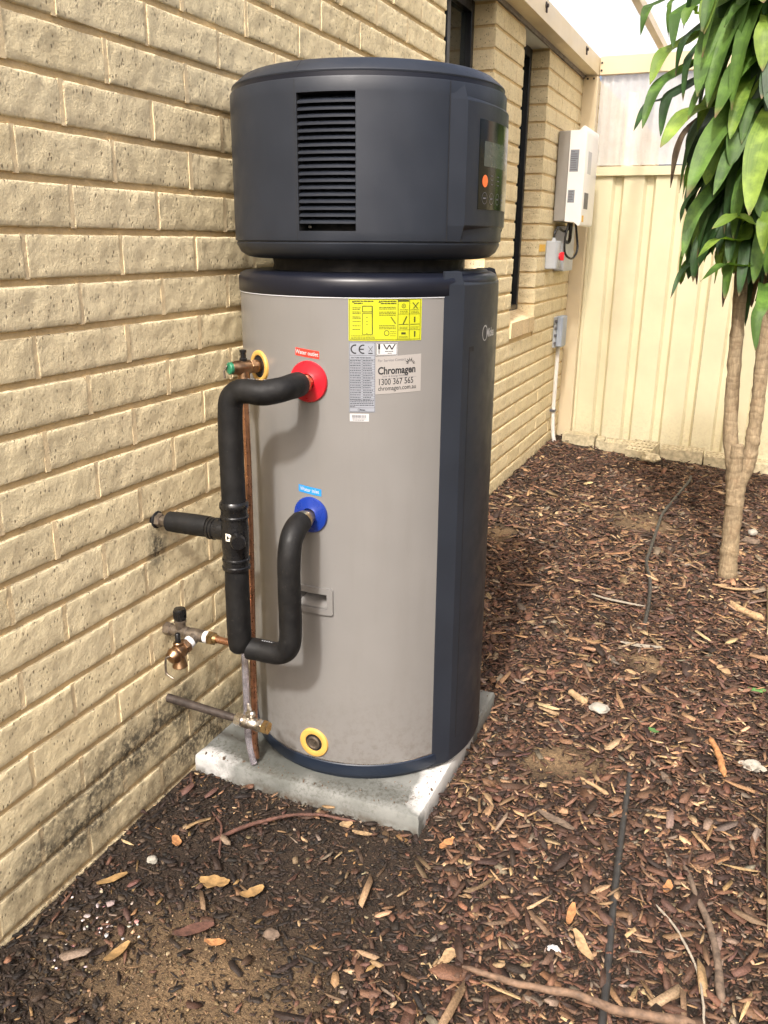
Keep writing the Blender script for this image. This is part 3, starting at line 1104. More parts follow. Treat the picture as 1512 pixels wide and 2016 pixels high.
e_t, e_z = 1.9, .0095
outer = [(t, z0 - .004) for t in gt] + [(t1 + .8, z) for z in lin(z0, z1, 4)] + [(t, z1 + .004) for t in reversed(gt)] + [(t0 - .8, z) for z in lin(z1, z0, 4)]
inner = [(t0 + (t - t0) * (1 - 2 * e_t / (t1 - t0)) + e_t, z0 + e_z) for t in gt] + [(t1 - e_t, z) for z in lin(z0 + e_z, z1 - e_z, 4)] + [(t0 + (t - t0) * (1 - 2 * e_t / (t1 - t0)) + e_t, z1 - e_z) for t in reversed(gt)] + [(t0 + e_t, z) for z in lin(z1 - e_z, z0 + e_z, 4)]
rings = [[P(t, RT - .001, z) for t, z in outer], [P(t, RT + .0058, z) for t, z in outer],
         [P(t, RT + .0058, z) for t, z in inner], [P(t, RT - (.004 if z < (z0 + z1) / 2 else .042), z) for t, z in inner]]
n = len(outer)
vs = [p for rg in rings for p in rg]
fs = [(a * n + i, a * n + (i + 1) % n, (a + 1) * n + (i + 1) % n, (a + 1) * n + i) for a in range(3) for i in range(n)]
fs.append(tuple(range(3 * n, 4 * n)))
g.add(vs, fs)
g.build('hand_grip', M['tank'], heater, 25)

g = MB(); g.lathe([(.270, .050), (.276, .052), (.278, .060), (.286, .064), (.2885, .070), (.2885, .094), (.2862, .096)], (AX, AY, 0), (0, 0, 1), 120, 0, True)
g.build('base_ring', M['navy'], heater, 40)
g = MB(); g.lathe([(.2866, .0965), (.2866, .0985)], (AX, AY, 0), (0, 0, 1), 120, 0, False)
g.build('base_trim', M['nickel'], heater, 40)
g = MB(); g.lathe([(.2862, 1.149), (.2885, 1.151), (.2885, 1.178), (.285, 1.186), (.275, 1.191), (.25, 1.194), (.0, 1.195)], (AX, AY, 0), (0, 0, 1), 120, 0, False)
g.build('top_band', M['plastic2'], heater, 50)
g = MB(); g.lathe([(.2875, 1.1475), (.2875, 1.1492)], (AX, AY, 0), (0, 0, 1), 120, 0, False)
g.build('band_trim', M['silver_print'], heater, 40)
g = MB(); g.lathe([(.215, 1.19), (.21, 1.205), (.215, 1.225)], (AX, AY, 0), (0, 0, 1), 90, 0, False)
g.build('neck', M['black'], heater, 40)

# heat pump head
RH = .2915
VENT = (-3.2, 19.4, 1.272, 1.514)
hp = [(.20, 1.219), (.250, 1.2185), (.268, 1.222), (.281, 1.231), (.2885, 1.2455), (.2895, 1.249), (.2880, 1.2505), (.2880, 1.2525), (RH - .0005, 1.254), (RH, 1.256), (RH, VENT[2])] + [(RH, z) for z in lin(VENT[2], VENT[3], 8)[1:]] + [(RH, 1.537), (RH - .0012, 1.5395)]
seam = -4.0
tt = ths_with([VENT[0], VENT[1], seam - .25, seam + .25, 55.2])
g = MB()
shell(g, tt, hp, [VENT])
# groove along the vertical seam
for i, (x, y, z) in enumerate(g.v):
    th = math.degrees(math.atan2(x - AX, AY - y))
head = g.build('head_shell', M['plastic'], heater, 40)
g = MB()
vs = [P(seam - .12, RH + .0003, z) for z in (1.256, 1.537)] + [P(seam + .12, RH + .0003, z) for z in (1.256, 1.537)]
g.add(vs, [(0, 2, 3, 1)])
g.build('seam_line', M['black'], head, 0)
g = MB(); shell(g, ths_with([]), [(.2862, 1.5385), (.2862, 1.549)])
shell(g, ths_with([]), [(RH - .0012, 1.5395), (.286, 1.540)])
g.build('lid_gap', M['plastic2'], heater, 40)
g = MB(); shell(g, ths_with([seam]), [(.2825, 1.548), (.2868, 1.5485), (.2874, 1.551), (.286, 1.5535), (.2640, 1.5715), (.256, 1.5748), (.24, 1.5765), (.0, 1.579)])
lid = g.build('lid', M['plastic'], heater, 40)
g = MB()
prf = [(.2877, 1.5515), (.2643, 1.5718), (.245, 1.5768)]
vs = [P(seam - .13, r, z + .0006) for r, z in prf] + [P(seam + .13, r, z + .0006) for r, z in prf]
g.add(vs, [(0, 3, 4, 1), (1, 4, 5, 2)])
g.build('seam_line', M['black'], lid, 0)
g = MB()   # recess of the grille
a, b, c, d = VENT
vt = lin(a, b, 10)
shell(g, vt, [(.248, c), (.248, d)])
for z in (c, d):
    n = len(vt)
    g.add([P(t, RH, z) for t in vt] + [P(t, .248, z) for t in vt], [(i, i + 1, n + i + 1, n + i) for i in range(n - 1)])
for t in (a, b):
    g.add([P(t, RH, c), P(t, RH, d), P(t, .248, d), P(t, .248, c)], [(0, 1, 2, 3)])
vent = g.build('vent_recess', M['black'], heater, 30)
ns = 18
for k in range(ns):
    zz = 1.2875 + k * (1.498 - 1.2875) / (ns - 1)
    g = MB()
    st = lin(a + .12, b - .12, 8)
    sec = [(RH - .0008, zz - .0022), (RH - .0008, zz + .0016), (.262, zz + .0135), (.262, zz + .0107)]
    vs = []
    for i, t in enumerate(st):
        s = 1.0
        vs += [P(t, r, z) for r, z in sec]
    fs = []
    for i in range(len(st) - 1):
        for q in range(4):
            fs.append((i * 4 + q, i * 4 + (q + 1) % 4, (i + 1) * 4 + (q + 1) % 4, (i + 1) * 4 + q))
    fs += [(0, 1, 2, 3), tuple((len(st) - 1) * 4 + q for q in (3, 2, 1, 0))]
    g.add(vs, fs)
    g.build('louvre', M['plastic'], vent, 30)
for zz in (1.505, 1.280):
    g = MB()
    t = math.radians(-1.6)
    g.lathe([(.0035, 0), (.0035, .002), (.002, .003)], P(-1.6, .262, zz), (math.sin(t), -math.cos(t), 0), 10)
    g.build('screw', M['nickel'], vent, 30)


def cover(mb, secs):
    """loft of (theta list, r list, z) rows"""
    n = len(secs[0])
    vs = [P(t, r, z) for row in secs for t, r, z in row]
    fs = []
    for j in range(len(secs) - 1):
        for i in range(n - 1):
            fs.append((j * n + i, j * n + i + 1, (j + 1) * n + i + 1, (j + 1) * n + i))
    mb.add(vs, fs)


# front control cover of the head, and the long front cover of the tank (both face away from the wall)
def front_rows(zs, rbase, t_half, rise, crown, edge=6.5):
    """rows of the front covers: a gap, a bevelled side strip, then a flatter face"""
    rows = []
    th = lin(-t_half + edge, t_half - edge, 20)
    face = [(t, rise - crown * math.cos(math.pi / 2 * t / (t_half - edge))) for t in th]
    cols = [(-t_half, -.004, 0), (-t_half + .08, .0006, 0), (-t_half + edge * .97, rise * .97, 1)] + [(t, r, 2) for t, r in face] + [(t_half - edge * .97, rise * .97, 1), (t_half - .08, .0006, 0), (t_half, -.004, 0)]
    fac = (.06, .30, 1.0)
    for z, dr in zs:
        rows.append([(90 + t, rbase + r + dr * fac[k], z) for t, r, k in cols])
    return rows


g = MB()
cover(g, front_rows([(1.2525, -.040), (1.2535, -.034), (1.2825, -.0015), (1.285, 0), (1.40, 0), (1.508, 0), (1.5105, -.0015), (1.537, -.034), (1.5392, -.05)], RH, 34.7, .0105, .0095, 7.2))
cc = g.build('control_cover', M['plastic'], heater, 9)
def face_r(base, rise, crown, half, th):
    return base + rise - crown * math.cos(math.pi / 2 * (th - 90) / half)


def RDK(k):
    return lambda th: face_r(RH, .0105, .0095, 34.7 - 7.2, th) + k


def RCK(k):
    return lambda th: face_r(RT + .0010, .0072, .0045, 34.0 - 9.5, th) + k
g = MB()
for t_ in (55.15, 124.55):
    g = MB(); patch(g, t_, t_ + .3, 1.2535, 1.5385, RH + .0022, .0002, 1)
    g.build('panel_gap', M['black'], cc, 0)
g = MB(); patch(g, 70.3, 109.7, 1.316, 1.480, RDK(.0008), .002)
disp = g.build('display', M['display'], heater, 40)
g = MB(); patch(g, 74.0, 100, 1.396, 1.442, RDK(.0012), .0002)
g.build('screen', M['screen'], disp, 40)


def disc(mb, th, z, rad, r, n=28, hole=0.0):
    c = [(math.cos(2 * math.pi * k / n), math.sin(2 * math.pi * k / n)) for k in range(n)]
    r_ = r if callable(r) else (lambda q: r)
    tv_ = [th + math.degrees(rad * x / .29) for x, y in c]
    o = [P(t, r_(t), z + rad * q[1]) for t, q in zip(tv_, c)]
    if hole > 0:
        tv_ = [th + math.degrees(hole * x / .29) for x, y in c]
        i_ = [P(t, r_(t), z + hole * q[1]) for t, q in zip(tv_, c)]
        mb.add(o + i_, [(k, (k + 1) % n, n + (k + 1) % n, n + k) for k in range(n)])
    else:
        mb.add(o, [tuple(range(n))])


g = MB(); disc(g, 75.2, 1.369, .0115, RDK(.0016))
g.build('power_button', M['orange'], disp, 0)
for th in (75.2, 81.5, 88.5, 95.5):
    g = MB(); disc(g, th, 1.337, .0112, RDK(.0016), 28, .0102)
    patch(g, th - 1.2, th + 1.2, 1.3355, 1.3385, RDK(.0016), .0001, 2)
    g.build('button_ring', M['inkgrey'], disp, 0)
g = MB()
for th in (81.5, 88.5):
    g = MB()
    for dz in (.012, .004, -.004):
        patch(g, th - 1, th + 1, 1.367 + dz, 1.369 + dz, RDK(.0016), .0001, 2)
    g.build('icon', M['inkgrey'], disp, 0)

g = MB()
cover(g, front_rows([(.060, -.006), (.063, 0), (.6, 0), (1.170, 0), (1.1725, -.001), (1.196, -.030), (1.198, -.05)], RT + .0010, 34.0, .0072, .0045, 9.5))
fc = g.build('front_cover', M['plastic'], heater, 9)
g = MB()   # recessed slot down the cover
patch(g, 69.6, 70.15, .118, 1.045, RCK(.0006), .0002, 1)
patch(g, 70.15, 73.0, 1.036, 1.046, RCK(.0006), .0002, 3)
g.build('cover_slot', M['black'], fc, 0)
g = MB()
wrap_text(g, 'Midea', .026, 84.2, 1.060, RCK(.0010), 'LEFT', .0006, .82)
disc_r = RCK(.0010)(82.6)
n = 26
ang = [math.radians(40 + 290 * k / n) for k in range(n + 1)]
vs = [P(82.6 + math.degrees(.0125 * math.cos(t) / RT), disc_r, 1.0695 + .0165 * math.sin(t)) for t in ang] + [P(82.6 + math.degrees(.0104 * math.cos(t) / RT), disc_r, 1.0695 + .0142 * math.sin(t) - .0008) for t in ang]
g.add(vs, [(k, k + 1, n + 1 + k + 1, n + 1 + k) for k in range(n)])
g.build('logo', M['white'], fc, 0)

# pipe ports
def flange(name, th, z, mat, rad, depth=.010):
    t = math.radians(th)
    ax = (math.sin(t), -math.cos(t), 0)
    g = MB()
    g.lathe([(rad * .97, -.006), (rad, -.002), (rad, .002), (rad * .96, .0045), (rad * .55, .0075), (rad * .42, .010), (rad * .38, .004)], P(th, RT, z), ax, 48)
    return g.build(name, mat, heater, 40)


flange('outlet_flange', -1.0, .981, M['red'], .0425)
flange('inlet_flange', -1.2, .697, M['blue'], .0395)


def port_ring(th, z, rad, hole):
    t = math.radians(th)
    ax = (math.sin(t), -math.cos(t), 0)
    g = MB()
    g.lathe([(rad * .98, -.006), (rad, 0), (rad * .985, .003), (rad * .95, .004), (hole * 1.12, .004), (hole * 1.02, .003), (hole, .0), (hole * .98, -.001)], P(th, RT + .0005, z), ax, 48, 0, False)
    o = g.build('port_ring', M['yring'], heater, 50)
    g = MB(); g.lathe([(hole, .0012), (hole * .9, .0002), (.0, .0)], P(th, RT + .0005, z), ax, 40, 0, False)
    g.build('port_recess', M['yring'] if hole < .02 else M['black'], o, 50)
    return o, ax


ro, ax = port_ring(-1.8, .139, .0365, .0215)
g = MB()
g.lathe([(.0165, .0013), (.0165, .0045), (.0125, .006), (.0115, .0035), (.006, .0030), (.006, .0055), (0, .0056)], P(-1.8, RT + .0005, .139), ax, 24, 0, False)
g.build('plug', M['oldbrass'], ro, 40)
ro2, ax2 = port_ring(-29.5, .999, .034, .0235)

# stickers
RL = RT + .0006


def sticker(name, t0, t1, z0, z1, mat, skew=0.0):
    g = MB(); patch(g, t0, t1, z0, z1, RL, .0005, None, skew)
    return g.build(name, mat, heater, 0)


RI = RL + .0003
yl = sticker('yellow_sticker', 16.3, 45.7, 1.0665, 1.1485, M['yellowlab'])
ink = MB()
deg = lambda mm: math.degrees(mm * .001 / RT)


def frame(mb, u0, v0, u1, v1, w, T0, ZT, r):
    """outline in mm measured right from T0 and down from ZT"""
    for a, b, c, d in ((u0, v0, u1, v0 + w), (u0, v1 - w, u1, v1), (u0, v0 + w, u0 + w, v1 - w), (u1 - w, v0 + w, u1, v1 - w)):
        patch(mb, T0 + deg(a), T0 + deg(c), ZT - d * .001, ZT - b * .001, r, .0001)


def bar(mb, u0, v0, u1, v1, T0, ZT, r):
    patch(mb, T0 + deg(u0), T0 + deg(u1), ZT - v1 * .001, ZT - v0 * .001, r, .0001)


rr = random.Random(3)


def dashes(mb, u0, u1, v, h, T0, ZT, r, word=(1.5, 5)):
    u = u0
    while u < u1 - .6:
        w = min(rr.uniform(*word), u1 - u)
        bar(mb, u, v, u + w, v + h, T0, ZT, r)
        u += w + .8


T0, ZT = 16.3, 1.1485
frame(ink, 2, 2, 144, 80, .8, T0, ZT, RI)
bar(ink, 97, 2.5, 98.0, 79.5, T0, ZT, RI); bar(ink, 120.5, 2.5, 121.5, 79.5, T0, ZT, RI)
for v in (30.5, 61): bar(ink, 97.6, v, 143.5, v + .6, T0, ZT, RI)
for v in (5, 9.0):
    dashes(ink, 11, 50 if v < 6 else 28, v, 2.2, T0, ZT, RI, (4, 8)); dashes(ink, 63, 94, v, 2.2, T0, ZT, RI, (4, 8))
for u in (6.5, 58.5):
    ink.add([P(T0 + deg(u), RI, ZT - .0085), P(T0 + deg(u + 5), RI, ZT - .0085), P(T0 + deg(u + 2.5), RI, ZT - .004)], [(0, 1, 2)])
frame(ink, 27, 14.5, 47, 27, 1.5, T0, ZT, RI); frame(ink, 27, 29, 47, 70, 1.0, T0, ZT, RI); bar(ink, 45.8, 15, 47.6, 70, T0, ZT, RI); bar(ink, 27, 14.5, 28.2, 27, T0, ZT, RI)
for v in (18, 21, 26, 29, 35.5, 38, 44, 52.5, 59.5): dashes(ink, 8, 24, v, 1.2, T0, ZT, RI)
for v in (36, 44, 50, 67): bar(ink, 35, v, 37.4, v + 1.4, T0, ZT, RI)
for v in (72, 74.8, 77.2): dashes(ink, 5, 52, v, .8, T0, ZT, RI)
for v in (17, 20, 26, 29, 32, 52, 55, 58): dashes(ink, 60, 93, v, 1.2, T0, ZT, RI)
for k in range(6): bar(ink, 83 + k * 1.6, 36 + k * 2.2, 85 + k * 1.6, 38.2 + k * 2.2, T0, ZT, RI)
disc(ink, T0 + deg(75), ZT - .067, .0055, RI, 20, .0042)
for v in (64, 68, 72): dashes(ink, 82, 94, v, .8, T0, ZT, RI)
bar(ink, 98, 3.5, 119.5, 7, T0, ZT, RI)
disc(ink, T0 + deg(109), ZT - .015, .0042, RI, 20, .0032); disc(ink, T0 + deg(109), ZT - .015, .0014, RI, 10)
for v in (22, 25, 28, 55.5, 58): dashes(ink, 101, 118, v, .8, T0, ZT, RI); dashes(ink, 123, 141, v, .8, T0, ZT, RI)
for k in range(7):
    bar(ink, 127 + k * 1.5, 8.5 + k * 1.7, 129.2 + k * 1.5, 10.2 + k * 1.7, T0, ZT, RI); bar(ink, 137.6 - k * 1.5, 8.5 + k * 1.7, 139.8 - k * 1.5, 10.2 + k * 1.7, T0, ZT, RI)
    bar(ink, 113.5 - k * 1.0, 35 + k * 2.1, 116.0 - k * 1.0, 37.2 + k * 2.1, T0, ZT, RI)
bar(ink, 99, 50, 119, 51.2, T0, ZT, RI); bar(ink, 122.5, 50, 142.5, 51.2, T0, ZT, RI); bar(ink, 130.5, 36, 133.5, 47, T0, ZT, RI); bar(ink, 104.5, 66, 113.5, 70, T0, ZT, RI); bar(ink, 131, 64, 134, 75, T0, ZT, RI)
for v in (74, 76.5): dashes(ink, 100, 118, v, .8, T0, ZT, RI)
ink.build('print', M['yellowdk'], yl, 0)

cl = sticker('rating_sticker', 16.4, 26.9, .9235, 1.0635, M['grey_lab'])
ink = MB(); T0, ZT = 16.4, 1.0635
frame(ink, .8, .8, 51.6, 139, .5, T0, ZT, RI)


def arc_letter(mb, u, v, rad, wd, a0, a1, T0, ZT, r, n=18):
    an = [math.radians(a0 + (a1 - a0) * k / n) for k in range(n + 1)]
    vs = [P(T0 + deg(u + rad * math.cos(t)), r, ZT - (v - rad * math.sin(t)) * .001) for t in an] + [P(T0 + deg(u + (rad - wd) * math.cos(t)), r, ZT - (v - (rad - wd) * math.sin(t)) * .001) for t in an]
    mb.add(vs, [(k, k + 1, n + 1 + k + 1, n + 1 + k) for k in range(n)])


arc_letter(ink, 12.5, 13.5, 9.2, 2.5, 75, 285, T0, ZT, RI); arc_letter(ink, 28.5, 13.5, 9.2, 2.5, 75, 285, T0, ZT, RI); bar(ink, 20.5, 12.4, 29.5, 14.8, T0, ZT, RI)
bar(ink, 38.5, 20.5, 47, 22.3, T0, ZT, RI)
for k in range(6): bar(ink, 38.5 + k * 1.3, 8 + k * 1.7, 39.6 + k * 1.3, 9.6 + k * 1.7, T0, ZT, RI); bar(ink, 46 - k * 1.3, 8 + k * 1.7, 47.1 - k * 1.3, 9.6 + k * 1.7, T0, ZT, RI)
bar(ink, .8, 25.4, 51.6, 25.8, T0, ZT, RI)
wrap_text(ink, 'HEAT PUMP WATER HEATER', .0036, T0 + deg(4), ZT - .0315, RI, 'LEFT', .00005, .86)
for k in range(17):
    v = 33.5 + k * 4.9
    bar(ink, .8, v, 51.6, v + .35, T0, ZT, RI)
    dashes(ink, 2, 24, v + 1.8, 1.3, T0, ZT, RI); dashes(ink, 28, 42 + 8 * rr.random(), v + 1.8, 1.3, T0, ZT, RI)
bar(ink, 26, 33.5, 26.4, 92, T0, ZT, RI)
for v in (114.5, 118, 121.5, 125, 128): dashes(ink, 2, 50 if v < 127 else 12, v, 1.3, T0, ZT, RI)
bar(ink, .8, 130.5, 51.6, 130.9, T0, ZT, RI)
arc_letter(ink, 20, 135, 2.6, .5, 30, 330, T0, ZT, RI)
wrap_text(ink, 'Midea', .0050, T0 + deg(21), ZT - .1366, RI, 'LEFT', .0001, .95)
ink.build('print', M['ink'], cl, 0)

wl = sticker('watermark_sticker', 27.2, 35.8, 1.0375, 1.0625, M['white'])
ink = MB(); T0, ZT = 27.2, 1.0625
frame(ink, .8, .8, 42, 24.2, .8, T0, ZT, RI)
bar(ink, 4, 2.2, 8, 13, T0, ZT, RI)
for v in (14.5, 16.5, 18.5, 20.5): bar(ink, 4, v, 8, v + .8, T0, ZT, RI)
for (ua, va), (ub, vb) in (((15, 2.5), (21, 13)), ((21, 13), (26.5, 4)), ((26.5, 4), (31.5, 13)), ((31.5, 13), (38, 2.5))):
    pa, pb = Vector((ua, va)), Vector((ub, vb)); 
    ink.add([P(T0 + deg(pa.x - 1.3), RI, ZT - pa.y * .001), P(T0 + deg(pa.x + 1.3), RI, ZT - pa.y * .001), P(T0 + deg(pb.x + 1.3), RI, ZT - pb.y * .001), P(T0 + deg(pb.x - 1.3), RI, ZT - pb.y * .001)], [(0, 1, 2, 3)])
dashes(ink, 18, 34, 16, 1.4, T0, ZT, RI); dashes(ink, 23, 31, 20, 1.0, T0, ZT, RI)
ink.build('print', M['ink'], wl, 0)

sk = .0045 / 19.0
ch = sticker('service_sticker', 26.95, 45.9, .9600, 1.0350, M['clearlab'], sk)
ink = MB(); ink2 = MB()
S2 = .0475
T0 = 27.9
wrap_text(ink2, 'For Service Contact', .0070, T0, 1.0250, RI, 'LEFT', 0, 1.0, S2)
wrap_text(ink, 'Chromagen', .0205, T0, 1.0000, RI, 'LEFT', .00062, .80, S2)
wrap_text(ink2, 'Solar & Energy Solutions', .0056, T0 + deg(9), .9942, RI, 'LEFT', .00003, .95, S2)
wrap_text(ink, '1300 367 565', .0175, T0, .9785, RI, 'LEFT', .0001, .76, S2)
wrap_text(ink, 'chromagen.com.au', .0130, T0 + deg(.5), .9672, RI, 'LEFT', .0001, .80, S2)
for k, a in enumerate((168, 148, 126, 102, 78, 52, 28, 8)):
    t = math.radians(a); big = 9.5 if k in (1, 2, 3, 4) else 6.5
    cu, cv = 67.0, 1.0200
    d = Vector((math.cos(t), math.sin(t))); nrm = Vector((-d.y, d.x))
    pts = [d * 4.0, d * (4.0 + big * .45) + nrm * (1.25 if big > 8 else .9), d * (4.0 + big), d * (4.0 + big * .45) - nrm * (1.25 if big > 8 else .9)]
    ink.add([P(T0 + deg(cu + q.x), RI, cv + q.y * .001) for q in pts], [(0, 1, 2, 3)])
patch(ink2, T0, T0 + deg(80), .9905, .9909, RI, .0001, None, sk)
ink.build('print', M['ink'], ch, 0)
ink2.build('small_print', M['inkgrey'], ch, 0)

bl = sticker('barcode_sticker', 16.6, 24.4, .9045, .9205, M['white'])
ink = MB(); u = 5.0
while u < 33:
    w = rr.choice((.4, .7, 1.1)); bar(ink, u, 2.5, u + w, 8.6, 16.6, .9205, RI); u += w + rr.choice((.4, .6, .9))
dashes(ink, 5, 34, 10, 1.0, 16.6, .9205, RI, (3, 6)); dashes(ink, 6, 30, 12.5, 1.2, 16.6, .9205, RI, (3, 5))
ink.build('print', M['inkgrey'], bl, 0)

for nm, mt_, z0, txt in (('outlet_sticker', 'redlab', 1.0330, 'Water outlet'), ('inlet_sticker', 'bluelab', .7455, 'Water inlet')):
    s = sticker(nm, -6.9, 4.0, z0, z0 + .0155, M[mt_], -.0005)
    ink = MB()
    wrap_text(ink, txt, .0118, -1.6, z0 + .0018, RI, 'CENTER', .00018, .82, -.09)
    ink.build('print', M['white'], s, 0)


# ------------------------------------------------------------------ plumbing
def hexnut(mb, org, ax, r, h0, h1, rot=0.0):
    mb.lathe([(r * .9, h0), (r, h0 + .0015), (r, h1 - .0015), (r * .9, h1)], org, ax, 6, rot)


FR = .0245    # foam sleeve radius
VX, VY = .201, .287
# hot outlet sleeve
op = thing('insulated_pipe', (VX, VY, .78), 'black foam lagged pipe bending from red outlet down to the valve', 'pipe', 'black lagged pipes')
g = MB()
path = spline([(.314, .362, .982), (.3145, .335, .982), (.306, .305, .979), (.275, .289, .973), (.245, .287, .974), (.222, .287, .9705), (.206, .287, .955), (.2015, .287, .930), (.200, .287, .88), (.2005, .287, .80), (.201, .287, .745)], 6)
g.tube(path, [FR * (1 + .035 * noise.noise(p * 26)) for p in path], 24)
sl_ = g.build('foam_sleeve', M['foam'], op, 50)
g = MB()
hexnut(g, (.314, .386, .981), (0, -1, 0), .0175, -.008, .008, .2)
g.lathe([(.0130, -.028), (.0130, -.008)], (.314, .386, .981), (0, -1, 0), 20)
g.lathe([(.0200, .008), (.0205, .014), (.0200, .026), (.0165, .030)], (.314, .386, .981), (0, -1, 0), 24)
g.build('brass_nut', M['brass'], op, 35)
g = MB()
for k in range(9):
    y = .288 - .0; x = .245 + k * .0055
    g.add([(x, y - .004 + .0006 * k, .9742 + FR + .0002), (x + .004, y - .004 + .0006 * k, .9742 + FR + .0002), (x + .003, y + .001 + .0006 * k, .9742 + FR + .0002)], [(0, 1, 2)])
g.build('sleeve_print', M['silver_print'], sl_, 0)

ip = thing('insulated_pipe', (.318, .30, .42), 'black foam lagged pipe bending from blue inlet down and left', 'pipe', 'black lagged pipes')
g = MB()
path = spline([(.314, .364, .6955), (.3145, .340, .689), (.3165, .315, .670), (.318, .302, .635), (.318, .300, .58), (.319, .300, .52), (.3185, .300, .460), (.310, .300, .430), (.290, .300, .4165), (.262, .300, .4135), (.240, .300, .4140), (.216, .296, .4150)], 6)
g.tube(path, [FR * .98 * (1 + .035 * noise.noise(p * 26)) for p in path], 24)
sl_ = g.build('foam_sleeve', M['foam'], ip, 50)
g = MB()
hexnut(g, (.314, .386, .696), (0, -1, 0), .0175, -.008, .007, .1)
g.lathe([(.0130, -.028), (.0130, -.008)], (.314, .386, .696), (0, -1, 0), 20)
g.lathe([(.0200, .007), (.0205, .014), (.0200, .026), (.0165, .030)], (.314, .386, .696), (0, -1, 0), 24)
g.build('brass_nut', M['brass'], ip, 35)
g = MB()
for k in range(7):
    x = .248 + k * .0055
    g.add([(x, .298, .4138 + FR * .98 + .0003), (x + .004, .298, .4138 + FR * .98 + .0003), (x + .002, .303, .4138 + FR * .98 + .0003)], [(0, 1, 2)])
g.build('sleeve_print', M['silver_print'], sl_, 0)

tv = thing('tempering_valve', (VX, VY, .60), 'black tempering valve cross joining the lagged pipes to the wall', 'valve')
g = MB()
g.lathe([(.024, .598), (.0285, .600), (.0295, .604), (.0295, .607), (.0275, .609), (.0275, .618), (.0292, .620), (.0292, .624), (.0272, .626), (.0272, .640), (.0285, .650), (.0285, .690), (.0272, .702), (.0272, .710), (.0292, .712), (.0292, .716), (.0275, .718), (.0275, .730), (.0295, .733), (.0300, .738), (.0295, .743), (.0270, .747)], (VX, VY, 0), (0, 0, 1), 40)
g.build('body', M['blackgloss'], tv, 40)
g = MB()
g.lathe([(.0205, .018), (.0215, .024), (.0215, .046), (.0235, .047), (.0235, .050), (.0215, .051), (.0215, .054), (.0235, .055), (.0235, .060), (.0215, .062)], (VX, VY, .680), (-1, 0, 0), 32)
g.build('branch', M['blackgloss'], tv, 40)
g = MB()
g.lathe([(.0035, 0), (.0035, .006)], (VX - .035, VY - .002, .700), (0, 0, 1), 10)
g.build('peg', M['blackgloss'], tv, 40)
g = MB()
g.lathe([(.009, .020), (.009, .036), (.0145, .037), (.0150, .042), (.0150, .058), (.0135, .061), (.0, .061)], (VX, VY, .676), (.62, -.785, 0), 28, 0, False)
g.build('spindle_cap', M['blackgloss'], tv, 40)
g = MB()
lx = Vector((.785, .62, 0)); ln_ = Vector((.62, -.785, 0)); c0 = Vector((VX, VY, .677)) + Vector((-.1, -1, 0)).normalized() * .0295
ex = Vector((1, -.1, 0)).normalized()
g.add([c0 + ex * a + Vector((0, 0, b)) for a, b in ((-.001, -.008), (.013, -.008), (.013, .006), (.010, .008), (-.001, .008))], [(0, 1, 2, 3, 4)])
mk = g.build('marker_tag', M['ivory'], tv, 0)
g = MB(); g.add([c0 + Vector((-.0001, -.0006, 0)) + ex * a + Vector((0, 0, b)) for a, b in ((.002, -.005), (.010, 0), (.002, .005))], [(0, 1, 2)])
g.build('arrow', M['ink'], mk, 0)

wp = thing('insulated_pipe', (.08, VY, .66), 'short black foam lagged pipe entering the brick wall beside the valve', 'pipe', 'black lagged pipes')
g = MB(); g.tube([(.139, VY, .682), (.10, VY, .6815), (.062, VY, .6805), (.038, VY, .680)], [.0225, .0228, .0225, .0215], 24)
g.build('foam_sleeve', M['foam'], wp, 50)
g = MB()
hexnut(g, (.004, VY, .679), (1, 0, 0), .0155, .000, .014, .3)
g.lathe([(.0105, .012), (.0105, .022), (.0125, .023), (.0125, .034), (.011, .036)], (.0, VY, .679), (1, 0, 0), 20)
g.build('union', M['oldbrass'], wp, 35)
g = MB(); g.lathe([(.0185, -.004), (.0190, .0065), (.014, .0078)], (0, VY + .001, .679), (1, 0, 0), 14)
g.build('wall_hole', M['black'], wp, 30)

# lower sleeve below the tempering valve
lp = thing('insulated_pipe', (VX, VY, .42), 'straight black foam lagged pipe hanging below the tempering valve', 'pipe', 'black lagged pipes')
g = MB(); g.tube([(VX, VY, .604), (VX - .0005, VY, .55), (VX - .0005, VY, .48), (VX, VY, .435), (VX + .001, VY, .417), (VX + .0015, VY, .4095)], [.0248, .0255, .0258, .0255, .0235, .0170], 24)
g.build('foam_sleeve', M['foam'], lp, 50)

# cold water inlet fittings on the wall
LY, LZ = .293, .421
cw = thing('valve_assembly', (.08, LY, LZ), 'tarnished isolating and relief valve group on the wall', 'valve')
g = MB()
hexnut(g, (.002, LY, LZ), (1, 0, 0), .0150, .0, .018, .2)
g.lathe([(.0115, .018), (.0115, .024), (.0135, .026), (.0135, .060), (.0115, .062), (.0115, .066), (.0140, .068), (.0140, .104), (.0125, .106)], (.002, LY, LZ), (1, 0, 0), 22)
g.lathe([(.0115, 0), (.0115, .026)], (.044, LY, LZ), (0, 0, 1), 20)
g.build('body', M['oldbrass'], cw, 35)
g = MB(); g.lathe([(.0100, .022), (.0135, .023), (.0135, .028), (.0105, .029)], (.044, LY, LZ), (0, 0, 1), 20)
g.build('collar', M['oldbrass'], cw, 35)
g = MB()
kp = []
g.lathe([(.0125, .030), (.0132, .032), (.0132, .052), (.0122, .0555), (0, .056)], (.044, LY, LZ), (0, 0, 1), 28, 0, False)
for k in range(20):
    a = 2 * math.pi * k / 20
    g.box((.044 + .0132 * math.cos(a) - .0009, LY + .0132 * math.sin(a) - .0009, LZ + .033), (.044 + .0132 * math.cos(a) + .0009, LY + .0132 * math.sin(a) + .0009, LZ + .0515))
g.build('knob', M['blackgloss'], cw, 35)
for x in (.071, .1085):
    pass
